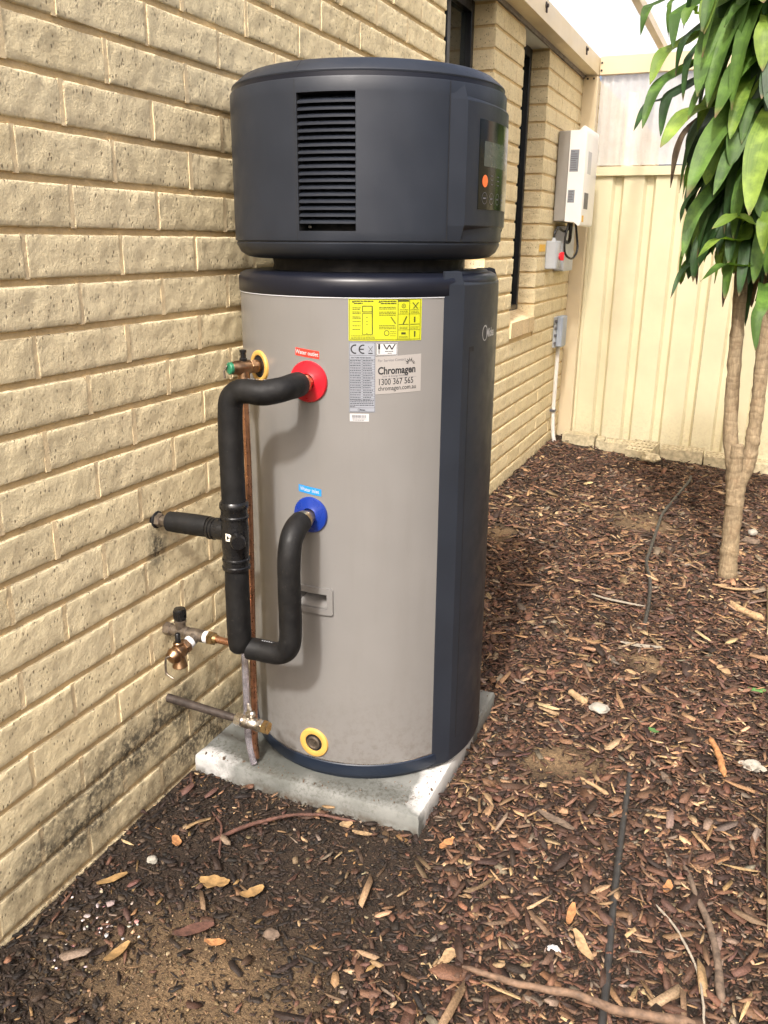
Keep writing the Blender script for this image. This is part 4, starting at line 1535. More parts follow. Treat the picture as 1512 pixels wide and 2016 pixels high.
g = MB(); g.lathe([(.0132, .1055), (.0132, .1145), (.012, .1155)], (.002, LY, LZ), (1, 0, 0), 22)
g.build('thread_tape', M['tape'], cw, 40)
g = MB(); hexnut(g, (.002, LY, LZ), (1, 0, 0), .0158, .1155, .1300, .5); g.lathe([(.0108, .130), (.0100, .137)], (.002, LY, LZ), (1, 0, 0), 20)
g.build('brass_nut', M['brass'], cw, 35)
g = MB(); g.tube([(.136, LY, LZ), (.165, LY, LZ - .001), (.190, LY - .001, LZ)], .0078, 18)
g.build('copper_stub', M['copper'], cw, 50)
bx_ = Vector((-.20, -.90, -.30)).normalized()
o0 = Vector((.088, LY, LZ))
g = MB(); g.lathe([(.0125, .010), (.0125, .022)], o0, bx_, 20); g.build('branch', M['oldbrass'], cw, 35)
g = MB(); g.lathe([(.0135, .0205), (.0140, .023), (.0140, .030), (.012, .032)], o0, bx_, 20); g.build('thread_tape', M['tape'], cw, 35)
g = MB()
hexnut(g, o0, bx_, .0165, .031, .044, .3)
g.lathe([(.0125, .042), (.0165, .047), (.0175, .055), (.0175, .062), (.0160, .064), (.0160, .067), (.0178, .069), (.0178, .074), (.0150, .078), (.0130, .084), (.0060, .086)], o0, bx_, 24)
dn = (o0 + bx_ * .058)
g.lathe([(.0120, .0), (.0125, .020), (.0150, .028), (.0165, .034), (.0150, .036), (.0120, .034)], dn, (.08, -.05, -1), 24)
g.lathe([(.0100, .008), (.0110, .020), (.0095, .022)], dn, (-.05, .05, 1), 20)
g.build('relief_valve', M['bronze'], cw, 35)
g = MB(); g.lathe([(.0062, .020), (.0062, .040), (.0050, .042)], dn, (-.05, .05, 1), 16); g.build('test_cap', M['blackgloss'], cw, 35)
e0 = o0 + bx_ * .087
g = MB(); g.tube(bez([e0 + Vector((.004, 0, .010)), e0 + Vector((-.006, -.004, .006)), e0 + Vector((-.008, -.004, -.032)), e0 + Vector((.012, -.004, -.040))], 6, .008), .0024, 10)
g.build('lever', M['oldbrass'], cw, 50)

# relief valve on the tank side port, with its copper drain
pt = thing('relief_valve', (.150, .403, .96), 'bronze relief valve with green tag in the upper yellow ring', 'valve')
pa = Vector(ax2); o1 = Vector(P(-29.5, RT, .999))
g = MB()
g.lathe([(.0115, -.004), (.0115, .012), (.0130, .013), (.0130, .018), (.0118, .020)], o1, pa, 24)
hexnut(g, o1, pa, .0155, .018, .030, .2)
g.lathe([(.0140, .030), (.0150, .034), (.0150, .062), (.0135, .066), (.0135, .070), (.0120, .074)], o1, pa, 28)
c1 = o1 + pa * .045
g.lathe([(.0130, 0), (.0130, -.022), (.0150, -.028), (.0150, -.036), (.0120, -.038)], c1, (0, 0, 1), 22)
g.build('body', M['bronze'], pt, 35)
g = MB(); g.lathe([(.0075, .010), (.0085, .018), (.0060, .020), (.0060, .030), (.0075, .031), (.0075, .036), (.003, .037)], c1, (0, 0, 1), 14); g.build('test_knob', M['blackgloss'], pt, 35)
g = MB(); g.lathe([(.0126, .0725), (.0128, .078), (.0110, .080), (0, .0805)], o1, pa, 22, 0, False); g.build('green_tag', M['green'], pt, 40)
g = MB(); e1 = o1 + pa * .079; g.tube([e1 + Vector((-.004, 0, .006)), e1 + Vector((-.010, -.004, -.006)), e1 + Vector((-.008, -.004, -.020))], .0022, 8); g.build('lever', M['oldbrass'], pt, 40)
g = MB(); hexnut(g, c1, (0, 0, -1), .0155, .040, .058, .1); g.lathe([(.0115, .056), (.0105, .066), (.0090, .067)], c1, (0, 0, -1), 18); g.build('compression_nut', M['brass'], pt, 35)
cp = MB()
cx_, cy_ = c1.x, c1.y
cp.tube(spline([(cx_, cy_, .94), (cx_ + .002, cy_, .80), (cx_ + .001, cy_, .60), (cx_ - .001, cy_ - .002, .42), (cx_ - .003, cy_ - .002, .30), (cx_ - .0025, cy_ - .004, .20), (cx_ - .002, cy_ - .008, .12), (cx_ + .004, cy_ - .014, .064)], 5), .0076, 18)
drain_o = tag(cp.build('copper_drain_pipe', M['copper'], None, 60, (cx_, cy_, .06)), 'thin copper drain pipe running down between tank and wall', 'pipe')
hs = MB()
hs.tube(spline([(cx_ - .018, cy_ - .012, .42), (cx_ - .0185, cy_ - .012, .32), (cx_ - .0175, cy_ - .013, .22), (cx_ - .015, cy_ - .016, .12), (cx_ + .003, cy_ - .024, .054)], 6), .0082, 14)
tag(hs.build('clear_hose', M['clearhose'], None, 60, (cx_, cy_, .05)), 'clear plastic hose hanging beside the copper drain pipe', 'hose')

# drain tap on the lowest pipe
dt = thing('drain_tap', (.22, .282, .24), 'worn nickel ball valve on the end of the dark lowest wall pipe', 'valve')
g = MB(); g.tube([(-.004, .2825, .2515), (.08, .282, .2475), (.150, .282, .244), (.190, .282, .2425)], [.0098, .0096, .0090, .0085], 16); g.build('pipe', M['lagged'], dt, 50)
g = MB()
da = Vector((1, -.02, -.03)).normalized(); d0 = Vector((.186, .282, .2425))
hexnut(g, d0, da, .0150, .0, .018, .2)
g.lathe([(.0110, .018), (.0105, .021), (.0150, .024), (.0150, .034), (.0135, .036), (.0135, .052), (.0125, .054), (.0145, .056), (.0145, .060)], d0, da, 24)
hexnut(g, d0, da, .0150, .058, .070, .5)
g.lathe([(.0065, 0), (.0065, .022)], d0 + da * .038, (0, 0, 1), 14)
g.build('body', M['nickel'], dt, 35)
g = MB(); hexnut(g, d0, da, .0155, .070, .084, .3); g.build('end_cap', M['brass'], dt, 35)
g = MB(); h0 = d0 + da * .038 + Vector((0, 0, .018))
g.lathe([(.011, 0), (.011, .007), (.007, .010)], h0, (0, 0, 1), 18)
for sgn in (-1, 1):
    w_ = Vector((.30, -.35, .0)).normalized() * sgn
    g.tube([h0 + Vector((0, 0, .004)), h0 + w_ * .012 + Vector((0, 0, .008)), h0 + w_ * .022 + Vector((0, 0, .018))], [.006, .0055, .0035], 8)
g.build('handle', M['nickel'], dt, 40)

# ------------------------------------------------------------------ electrical boxes on the far wall
inv = thing('inverter', (.07, 4.08, 1.36), 'white wall mounted solar inverter with grey back', 'inverter')
g = MB(); g.box((.008, 3.915, 1.368), (.072, 4.27, 1.835), .004); g.build('heat_sink', M['invgrey'], inv, 30)
g = MB()
prof = [(.072, 1.366), (.126, 1.362), (.150, 1.343), (.160, 1.350), (.163, 1.365), (.163, 1.82), (.160, 1.845), (.150, 1.856), (.140, 1.857), (.128, 1.845), (.122, 1.837), (.072, 1.836)]
n = len(prof)
vs = [(x, y, z) for y in (3.913, 3.916, 4.272, 4.275) for x, z in prof]
for k in (0, 3):
    for i in range(n):
        x, y, z = vs[k * n + i]; vs[k * n + i] = (.115 + (x - .115) * .975, y, 1.6 + (z - 1.6) * .994)
fs = [(k * n + i, k * n + (i + 1) % n, (k + 1) * n + (i + 1) % n, (k + 1) * n + i) for k in range(3) for i in range(n)] + [tuple(range(n)), tuple(reversed(range(3 * n, 4 * n)))]
g.add(vs, fs); g.build('cover', M['invwhite'], inv, 35)


def side_label(name, x0, x1, z0, z1, mat, y=3.9128, rows=6, inkm='inkgrey'):
    g = MB(); g.box((x0, y - .0006, z0), (x1, y, z1)); o = g.build(name, M[mat], inv, 0)
    q = MB()
    for k in range(rows):
        z = z1 - (k + 1) * (z1 - z0) / (rows + 1)
        q.box((x0 + .004, y - .0009, z - .0015), (x0 + .004 + (x1 - x0 - .008) * rr.uniform(.5, 1), y - .00065, z + .0015))
    q.build('print', M[inkm], o, 0)


side_label('rating_sticker', .080, .127, 1.626, 1.738, 'grey_lab', rows=9)
side_label('warning_sticker', .081, .118, 1.466, 1.532, 'grey_lab', rows=7)
g = MB(); g.box((.163, 3.99, 1.62), (.1636, 4.09, 1.735)); g.build('front_sticker', M['silver_print'], inv, 0)
g = MB(); g.box((.163, 3.96, 1.435), (.165, 4.07, 1.520), .002); g.build('display_panel', M['inkgrey'], inv, 0)
g = MB(); g.box((.163, 3.935, 1.365), (.1636, 3.985, 1.400)); g.build('amber_sticker', M['stickeryel'], inv, 0)

iso = thing('isolator_switch', (.035, 3.84, 1.11), 'grey isolator box with red rotary knob below the inverter', 'switch')
g = MB()
g.prism([(.004, 3.797), (.058, 3.797), (.068, 3.81), (.068, 3.895), (.058, 3.908), (.004, 3.908)], 1.112, 1.263, .004)
g.build('box', M['boxgrey'], iso, 30)
g = MB(); g.lathe([(.018, 0), (.018, .008), (.014, .010)], (.068, 3.868, 1.180), (1, 0, 0), 20); g.box((.072, 3.861, 1.158), (.094, 3.875, 1.203), .003)
g.build('knob', M['redknob'], iso, 30)
g = MB(); g.lathe([(.012, 0), (.012, .010), (.009, .012), (.009, .018)], (.038, 3.835, 1.262), (0, 0, 1), 14); g.build('cable_gland', M['boxgrey'], iso, 30)
g = MB(); g.box((.006, 3.64, 1.206), (.0075, 3.775, 1.243)); ws = tag(g.build('warning_plate', M['stickeryel'], None, 0, (.006, 3.7, 1.22)), 'small amber warning plate on bricks beside the isolator', 'sign')

jb2 = thing('switch_box', (.03, 4.17, 1.1), 'grey junction box behind the isolator below the inverter', 'switch box')
g = MB(); g.box((.004, 4.03, 1.095), (.060, 4.30, 1.345), .006); g.build('box', M['boxgrey'], jb2, 30)
g = MB(); g.lathe([(.014, 0), (.014, .02), (.011, .022)], (.045, 4.30, 1.20), (0, 1, 0), 12); g.build('cable_gland', M['boxgrey'], jb2, 30)

for k, (lab, pts, rad) in enumerate((
        ('black cable arching from isolator top up to the inverter', [(.038, 3.835, 1.275), (.040, 3.84, 1.31), (.05, 3.875, 1.330), (.07, 3.93, 1.315), (.085, 3.96, 1.325), (.09, 3.97, 1.36)], .0075),
        ('long black cable looping below the inverter in front of the junction box', [(.11, 4.05, 1.36), (.12, 4.06, 1.29), (.13, 4.055, 1.22), (.12, 4.02, 1.175), (.105, 3.97, 1.170), (.085, 3.93, 1.20), (.08, 3.93, 1.27), (.09, 3.95, 1.36)], .0065),
        ('thick black cable hanging straight from the inverter bottom', [(.10, 3.97, 1.36), (.10, 3.97, 1.31), (.095, 3.985, 1.27), (.08, 4.02, 1.255), (.06, 4.05, 1.26)], .010))):
    g = MB(); g.tube(spline(pts, 6), rad, 10)
    tag(g.build('cable', M['blackgloss'], None, 60, pts[0]), lab, 'cable', 'black cables under the inverter')

jb = thing('junction_box', (.03, 4.2, .64), 'blue grey junction box on top of the white conduit', 'junction box')
g = MB(); g.box((.022, 4.135, .645), (.060, 4.275, .828), .008); g.build('lid', M['boxblue'], jb, 30)
g = MB(); g.box((.004, 4.140, .640), (.0215, 4.27, .823), .003); g.build('base', M['boxgrey'], jb, 30)
for z in (.67, .715, .76, .80):
    g = MB(); g.box((.014, 4.128, z - .008), (.03, 4.136, z + .008), .002); g.build('clip', M['inkgrey'], jb, 30)
cd = thing('conduit', (.03, 4.23, 0), 'white conduit running from junction box down into the mulch', 'conduit')
g = MB(); g.tube(spline([(.024, 4.225, .645), (.024, 4.225, .40), (.024, 4.225, .24), (.030, 4.235, .10), (.042, 4.25, .02), (.05, 4.26, -.04)], 6), .0125, 14); g.build('pipe', M['pvc'], cd, 60)
g = MB(); g.box((.004, 4.205, .232), (.038, 4.245, .248), .002); g.build('saddle', M['inkgrey'], cd, 30)

# ------------------------------------------------------------------ bricks along the foot of the fence
def cored_brick(name, c, ang, ln, wd, ht, cores, tilt, mat, label, cat='brick', group='loose bricks along the fence foot'):
    g = MB()
    nxh, nyh = cores if cores else (0, 0)
    xs = [-ln / 2, ln / 2]; ys = [-wd / 2, wd / 2]
    holes = []
    if cores:
        for i in range(nxh):
            cxx = -ln / 2 + ln * (i + .5) / nxh; hw = ln / nxh * .30
            for j in range(nyh):
                cyy = -wd / 2 + wd * (j + .5) / nyh; hh_ = wd / nyh * .22
                holes.append((cxx - hw, cxx + hw, cyy - hh_, cyy + hh_))
        xs = sorted(set([-ln / 2, ln / 2] + [round(v, 5) for h in holes for v in h[:2]])); ys = sorted(set([-wd / 2, wd / 2] + [round(v, 5) for h in holes for v in h[2:]]))
    T = Matrix.Translation(c) @ Matrix.Rotation(ang, 4, 'Z') @ Matrix.Rotation(tilt, 4, 'X')
    tr = lambda x, y, z: tuple(T @ Vector((x + .002 * noise.noise((x * 60, y * 60, z * 60 + c[0] * 9)), y, z)))
    for i in range(len(xs) - 1):
        for j in range(len(ys) - 1):
            cxx, cyy = (xs[i] + xs[i + 1]) / 2, (ys[j] + ys[j + 1]) / 2
            q = [(xs[i], ys[j]), (xs[i + 1], ys[j]), (xs[i + 1], ys[j + 1]), (xs[i], ys[j + 1])]
            if any(a < cxx < b and d < cyy < e for a, b, d, e in holes):
                g.add([tr(x, y, ht) for x, y in q] + [tr(x, y, ht - .035) for x, y in q], [(0, 1, 5, 4), (1, 2, 6, 5), (2, 3, 7, 6), (3, 0, 4, 7), (4, 5, 6, 7)])
            else:
                g.add([tr(x, y, ht) for x, y in q], [(0, 1, 2, 3)])
    q = [(-ln / 2, -wd / 2), (ln / 2, -wd / 2), (ln / 2, wd / 2), (-ln / 2, wd / 2)]
    g.add([tr(x, y, ht) for x, y in q] + [tr(x, y, -.04) for x, y in q], [(0, 4, 5, 1), (1, 5, 6, 2), (2, 6, 7, 3), (3, 7, 4, 0), (4, 7, 6, 5)])
    me_ = g.build(name, M[mat], None, 0, c)
    return tag(me_, label, cat, group)


cored_brick('garden_brick', (.175, 4.40, .022), -.05, .21, .10, .050, None, 0, 'brickrubble', 'solid pale block at the fence foot nearest the house wall')
cored_brick('garden_brick', (.312, 4.38, .012), .05, .05, .10, .045, None, .05, 'brickrubble', 'small end piece of brick beside the solid pale block')
cored_brick('garden_brick', (.445, 4.36, .010), -.04, .20, .10, .045, (8, 3), .12, 'brickrubble', 'cored brick lying between small end piece and skewed brick')
cored_brick('garden_brick', (.590, 4.26, .012), -.25, .155, .17, .055, (6, 4), .22, 'brickrubble', 'skewed cored brick jutting out of the row at the fence foot')
cored_brick('garden_brick', (.815, 4.36, -.006), -.03, .25, .11, .055, (9, 3), .06, 'brickrubble', 'long cored brick just right of the broken lump')
cored_brick('garden_brick', (1.045, 4.36, -.015), -.05, .19, .11, .045, (7, 3), .10, 'brickrubble', 'cored brick half behind the left trunk of the plant')
cored_brick('garden_brick', (1.275, 4.36, -.03), -.04, .24, .11, .045, (8, 3), .06, 'brickrubble', 'cored brick right of the plant trunks at the fence foot')


def rock(name, c, rad, mat, label, seed, cat='stone', sq=(1, 1, .6), amp=.35):
    import bmesh
    bm = bmesh.new(); bmesh.ops.create_icosphere(bm, subdivisions=3, radius=1)
    for v in bm.verts:
        d = 1 + amp * noise.noise(v.co * 1.7 + Vector((seed, 0, 0))) + amp * .4 * noise.noise(v.co * 4.5 + Vector((seed, 3, 0)))
        v.co = Vector((v.co.x * sq[0], v.co.y * sq[1], v.co.z * sq[2])) * d * rad
    me = bpy.data.meshes.new(name); bm.to_mesh(me); bm.free()
    finish(me, M[mat], 30)
    o = bpy.data.objects.new(name, me); o.location = c; COL.objects.link(o)
    return tag(o, label, cat)


rock('rubble_lump', (.655, 4.13, .022), .052, 'brickrubble', 'broken pale rubble lump resting against the skewed brick', 2.0, 'rubble')
rock('limestone', (.868, 1.064, .014), .024, 'limestone', 'square white stone lying on mulch right of the slab', 5.2, 'stone', (1.1, .9, .5), .25)
rock('coral_stone', (1.268, .944, .012), .022, 'limestone', 'knobbly white stone at the right edge of the mulch', 8.1, 'stone', (1.2, .8, .6), .5)
rock('white_pebble', (1.243, 2.95, .0), .022, 'limestone', 'round white pebble right of the plant trunk', 3.4, 'stone', (1, 1, .7), .15)
rock('grey_stone', (1.236, 2.83, -.005), .034, 'bark', 'flat grey brown stone in front of the round white pebble', 4.4, 'stone', (1.1, .8, .45), .25)
rock('beige_pebble', (.110, .061, .008), .010, 'limestone', 'small beige pebble on damp soil near the wall', 6.4, 'stone', (1.2, 1, .7), .25)
rock('grey_pebble', (.440, -.012, .006), .013, 'bark', 'small grey pebble on sandy soil at the bottom of the picture', 9.4, 'stone', (1.2, 1, .5), .25)

# edging blocks at the right border of the bed
for (y0_, y1_, lab) in ((1.80, 2.22, 'pale edging block at the right border, beside the plant foot'), (.38, .80, 'long pale edging block at the right border, nearer the camera')):
    g = MB(); g.box((1.302, y0_, -.04), (1.42, y1_, .035), .006)
    tag(g.build('edging_block', M['brickrubble'], None, 20, (1.36, (y0_ + y1_) / 2, 0)), lab, 'block', 'edging blocks at the right border')

# ------------------------------------------------------------------ irrigation pipe, sticks
def on_ground(pts, lift):
    return [(x, y, gz(x, y) + l) for (x, y), l in zip(pts, lift)]


pp = [(1.060, -.20), (1.045, .065), (1.028, .25), (1.013, .427), (1.000, .62), (.990, .785), (.975, .95), (.945, 1.25), (.925, 1.5), (.914, 1.70), (.905, 1.9), (.885, 2.1), (.848, 2.30), (.843, 2.45), (.838, 2.75), (.835, 3.05), (.860, 3.35), (.880, 3.55), (.905, 3.8), (.90, 4.0)]
ll = [.014, .014, .010, .013, .011, .009, -.02, -.03, -.02, .010, .016, .018, .020, .020, .018, .016, .016, .018, .022, .0]
g = MB(); g.tube(spline(on_ground(pp, ll), 6), .0074, 12)
tag(g.build('irrigation_pipe', M['hose'], None, 60, (1, .5, 0)), 'black irrigation pipe half buried along the mulch bed', 'pipe')


def stick(name, pts, lift, radii, mat, label, cat='stick', wob=.003):
    P3 = spline(on_ground(pts, lift), 6)
    n = len(P3)
    P3 = [p + Vector((noise.noise(p * 30), noise.noise(p * 31 + Vector((5, 0, 0))), .4 * noise.noise(p * 29))) * wob for p in P3]
    rs = [radii[0] + (radii[1] - radii[0]) * i / (n - 1) for i in range(n)]
    rs = [r * (1 + .18 * noise.noise(p * 45)) for r, p in zip(rs, P3)]
    rs[0] *= .4; rs[-1] *= .4
    g = MB(); g.tube(P3, rs, 9)
    return tag(g.build(name, M[mat], None, 60, P3[0]), label, cat)


stick('long_stick', [(.795, .050), (.90, .052), (.993, .067), (1.07, .066), (1.19, .10)], [.022, .028, .030, .028, .020], (.0050, .0092), 'stick', 'long brown stick lying across the irrigation pipe')
stick('reddish_twig', [(.195, .155), (.24, .225), (.299, .283), (.36, .33), (.445, .352)], [.012, .016, .020, .016, .010], (.0050, .0030), 'twigred', 'reddish curved twig on damp soil in front of the slab')
stick('orange_stick', [(1.165, 1.03), (1.185, .965), (1.205, .88)], [.014, .014, .012], (.0075, .0090), 'orangewood', 'short orange stick near the knobbly white stone')
stick('forked_twig', [(1.14, .50), (1.17, .42), (1.21, .30), (1.23, .16)], [.012, .016, .015, .012], (.0050, .0080), 'bark', 'grey twig lying lengthwise near the right border')
stick('pale_twig', [(1.10, .36), (1.145, .30), (1.19, .20), (1.21, .08)], [.014, .018, .018, .012], (.0028, .0022), 'whitebit', 'thin pale twig curving towards the lower right corner')
stick('short_twig', [(.88, .72), (.92, .695), (.955, .675)], [.012, .014, .012], (.0042, .0050), 'drywood', 'straight pale twig on mulch left of the irrigation pipe')
stick('wood_chunk', [(.770, 1.12), (.80, 1.10), (.83, 1.085)], [.014, .016, .014], (.0105, .0095), 'drywood', 'thick pale wood chunk beside the square white stone')
stick('fallen_branch', [(1.17, 2.02), (1.22, 1.96), (1.29, 1.90)], [.015, .015, .018], (.0120, .0150), 'drywood', 'pale broken branch at the foot of the plant')
stick('thin_root', [(.14, .24), (.19, .20), (.23, .13)], [.010, .012, .008], (.0022, .0028), 'twigred', 'thin dark root near the wall left of the slab')


def flake(name, c, ang, ln, wd, mat, label, cat, curl=.15, seed=0, lift=.010, notch=.25, tilt=0.0):
    """leaf or bark flake: irregular outline with thickness and curl"""
    n = 9
    top, bot = [], []
    T = Matrix.Rotation(ang, 4, 'Z') @ Matrix.Rotation(tilt, 4, 'Y')
    rows = []
    for i in range(n):
        t = i / (n - 1)
        w = wd * math.sin(math.pi * (0.06 + .88 * t)) ** .7 * (1 + notch * noise.noise((t * 4, seed, 0)))
        x = (t - .5) * ln
        zc = curl * ln * ((t - .5) * 2) ** 2 * .5
        off = wd * .25 * noise.noise((t * 2.5, seed, 7))
        rows.append([(x, off - w / 2, zc + curl * w * .5), (x, off, zc), (x, off + w / 2, zc + curl * w * .35)])
    vs = [T @ Vector(p) for r in rows for p in r]
    fs = [(i * 3 + k, i * 3 + k + 1, (i + 1) * 3 + k + 1, (i + 1) * 3 + k) for i in range(n - 1) for k in range(2)]
    b = len(vs)
    th = .0014
    vs += [v - Vector((0, 0, th)) for v in vs]
    fs += [tuple(b + k for k in reversed(f)) for f in fs[:]]
    for i in range(n - 1):
        fs.append((i * 3, b + i * 3, b + (i + 1) * 3, (i + 1) * 3)); fs.append((i * 3 + 2, (i + 1) * 3 + 2, b + (i + 1) * 3 + 2, b + i * 3 + 2))
    z = gz(c[0], c[1]) + lift
    g = MB(); g.add([(v.x + c[0], v.y + c[1], v.z + z) for v in vs], fs)
    return tag(g.build(name, M[mat], None, 50, (c[0], c[1], z)), label, cat)


flake('dead_leaf', (.764, .077), 1.15, .050, .022, 'drywood', 'diamond shaped tan chip near the bottom centre of the mulch', 'leaf', .05, 1, .012, .05)
flake('dead_leaf', (.268, .056), .25, .062, .034, 'deadleaf', 'torn yellow dead leaf on damp soil, paler of two', 'leaf', .25, 2, .012, .6)
flake('dead_leaf', (.350, .066), .9, .050, .026, 'deadleaf', 'curled brown dead leaf right of the torn yellow leaf', 'leaf', .35, 3, .012, .6)
flake('dead_leaf', (.074, -.022), 1.0, .062, .017, 'deadleaf', 'long yellow dead leaf close to the brick wall', 'leaf', .15, 4, .012, .3)
flake('dead_leaf', (.205, -.165), 1.35, .055, .020, 'deadleaf', 'folded tan leaf on soil at the lower left', 'leaf', .2, 5, .012, .3)
flake('dead_leaf', (.355, -.072), .35, .040, .016, 'orangewood', 'small rusty leaf on the sandy patch', 'leaf', .3, 6, .010, .5)
flake('dead_leaf', (.125, .125), -.6, .036, .020, 'orangewood', 'small orange brown leaf on soil under the cold water valves', 'leaf', .25, 16, .010, .5)
flake('bark_flake', (.862, .531), -.35, .095, .022, 'bark', 'long grey bark flake right of the slab corner', 'bark', .08, 7, .014, .2)
flake('bark_flake', (1.075, .80), -1.0, .055, .018, 'bark', 'pointed grey bark flake above the irrigation pipe end', 'bark', .08, 17, .012, .2)
flake('bark_flake', (.300, -.06), .75, .075, .026, 'twigred', 'broad red brown bark flake near the pink petals', 'bark', .06, 27, .012, .15)
flake('wood_chip', (.660, .362), 1.3, .048, .020, 'orangewood', 'orange splintered chip at the front slab corner', 'wood chip', .2, 8, .012, .6)
flake('wood_chip', (.431, .334), .6, .030, .020, 'drywood', 'pale chip in front of the slab edge', 'wood chip', .1, 9, .010, .4)
flake('wood_chip', (.478, .318), .15, .046, .012, 'drywood', 'narrow tan chip right of the pale chip before the slab', 'wood chip', .1, 29, .012, .3)
flake('bark_strip', (.924, 1.523), .12, .130, .024, 'whitebit', 'bleached white bark strip where the pipe goes underground', 'bark', .08, 10, .014, .5)
flake('bark_strip', (.80, 1.86), -.15, .20, .016, 'whitebit', 'long pale bark strip crossing the irrigation pipe', 'bark', .06, 11, .018, .3)
flake('bark_strip', (1.20, 2.18), .25, .15, .022, 'drywood', 'dry pale leaf strip at the plant foot', 'leaf', .12, 12, .02, .3)
flake('green_leaf', (1.274, 1.37), .2, .050, .026, 'greenbit', 'small green leaf on mulch at the right edge', 'leaf', .15, 13, .012, .4)
flake('leaf_scrap', (1.02, 1.02), -.6, .030, .016, 'greenbit', 'green leaf scrap on mulch right of the square white stone', 'leaf', .15, 14, .012, .4)
flake('wood_chip', (.95, .26), 1.6, .060, .016, 'orangewood', 'orange wood chip leaning against the irrigation pipe', 'wood chip', .08, 18, .018, .2)
flake('wood_chip', (.985, .19), -.95, .075, .020, 'drywood', 'large tan wood chip right of the irrigation pipe', 'wood chip', .08, 19, .016, .2)
flake('wood_chip', (1.115, .42), 1.4, .040, .016, 'orangewood', 'short orange chip near the forked grey twig', 'wood chip', .1, 20, .014, .3)
flake('wood_chip', (1.18, 1.46), -1.1, .060, .030, 'drywood', 'stubby weathered wood chip on the mulch below the plant', 'wood chip', .06, 21, .014, .2)
rock('white_shell', (.938, .162, .012), .009, 'white', 'tiny white curled shell left of the irrigation pipe', 1.5, 'shell', (1.4, .8, .6), .4)

# ------------------------------------------------------------------ mulch (nobody could count it)
def mulch(name, label, n, region, size, cols, weights, dens, seed, lift=.004, tiltmax=.45, aspect=(.18, .5)):
    rg = np.random.default_rng(seed)
    x0, x1, y0, y1 = region
    xs = rg.uniform(x0, x1, n); ys = rg.uniform(y0, y1, n)
    keep = np.array([rg.random() < dens(x, y) for x, y in zip(xs, ys)])
    inside = (xs > -.0) & (xs < .592) & (ys > .368) & (ys < .972)
    keep &= ~inside
    xs, ys = xs[keep], ys[keep]
    k = len(xs)
    L = rg.lognormal(math.log(size), .55, k).clip(size * .35, size * 3.6)
    W = L * rg.uniform(aspect[0], aspect[1], k)
    H = np.minimum(W * rg.uniform(.10, .28, k), .004)
    # outline: 6 points in the local plane
    base = np.array([(-.5, .05), (-.28, -.48), (.22, -.5), (.5, -.08), (.30, .46), (-.2, .5)])
    jit = rg.uniform(-.13, .13, (k, 6, 2))
    base2 = np.array([(-.5, -.38), (-.1, -.47), (.44, -.5), (.5, .22), (.15, .48), (-.44, .44)])
    base3 = np.array([(-.5, -.1), (-.1, -.40), (.32, -.22), (.5, .12), (.18, .42), (-.30, .26)])
    ty_ = rg.integers(0, 3, k)
    out = np.stack([base, base2, base3])[ty_] + jit
    px = out[:, :, 0] * L[:, None]; py = out[:, :, 1] * W[:, None]
    top = np.stack([px, py, np.repeat(H[:, None], 6, 1)], 2); low = np.stack([px * 1.02, py * 1.02, np.zeros((k, 6))], 2)
    V = np.concatenate([top, low], 1)                      # k,12,3
    V[:, :, 2] += rg.uniform(-.15, .25, (k, 1)) * (V[:, :, 0] ** 2) / L[:, None]
    a = rg.uniform(0, 2 * math.pi, k)
    tx, ty = rg.normal(0, tiltmax * .5, k).clip(-tiltmax, tiltmax), rg.normal(0, tiltmax * .5, k).clip(-tiltmax, tiltmax)
    ca, sa = np.cos(a), np.sin(a)
    cx, sx = np.cos(tx), np.sin(tx); cy, sy = np.cos(ty), np.sin(ty)
    X, Y, Z = V[:, :, 0], V[:, :, 1], V[:, :, 2]
    Y, Z = Y * cx[:, None] - Z * sx[:, None], Y * sx[:, None] + Z * cx[:, None]
    X, Z = X * cy[:, None] + Z * sy[:, None], -X * sy[:, None] + Z * cy[:, None]
    X, Y = X * ca[:, None] - Y * sa[:, None], X * sa[:, None] + Y * ca[:, None]
    zg = np.array([gz(x, y) for x, y in zip(xs, ys)])
    raise_ = np.abs(sy) * L * .35 + np.abs(sx) * W * .3
    Z += (zg + lift * rg.uniform(.0, 2.2, k) + raise_ * rg.uniform(.4, 1.0, k))[:, None]
    V = np.stack([X + xs[:, None], Y + ys[:, None], Z], 2).reshape(-1, 3)
    V[:, 0] = np.maximum(V[:, 0], .006)
    o = (np.arange(k) * 12)[:, None]
    tris = [(0, 1, 2), (0, 2, 3), (0, 3, 4), (0, 4, 5)]
    for i in range(6):
        j = (i + 1) % 6
        tris += [(i, 6 + i, 6 + j), (i, 6 + j, j)]
    F = np.concatenate([o + np.array(t)[None] for t in tris], 1).reshape(-1, 3)
    me = bpy.data.meshes.new(name)
    me.vertices.add(len(V)); me.vertices.foreach_set('co', V.astype(np.float32).ravel())
    me.loops.add(len(F) * 3); me.loops.foreach_set('vertex_index', F.astype(np.int32).ravel())
    me.polygons.add(len(F)); me.polygons.foreach_set('loop_start', np.arange(0, len(F) * 3, 3, dtype=np.int32))
    me.polygons.foreach_set('loop_total', np.full(len(F), 3, dtype=np.int32))
    me.update(calc_edges=True)
    cols = np.array(cols); pick = rg.choice(len(cols), k, p=np.array(weights) / sum(weights))
    cc_ = cols[pick] * rg.uniform(.65, 1.35, (k, 1)) * rg.uniform(.92, 1.08, (k, 3))
    at_ = me.color_attributes.new('Col', 'FLOAT_COLOR', 'POINT')
    at_.data.foreach_set('color', np.concatenate([np.repeat(cc_, 12, 0), np.ones((k * 12, 1))], 1).astype(np.float32).ravel())
    me.materials.append(M['chips'])
    ob = bpy.data.objects.new(name, me); COL.objects.link(ob)
    return tag(ob, label, None, None, 'stuff')


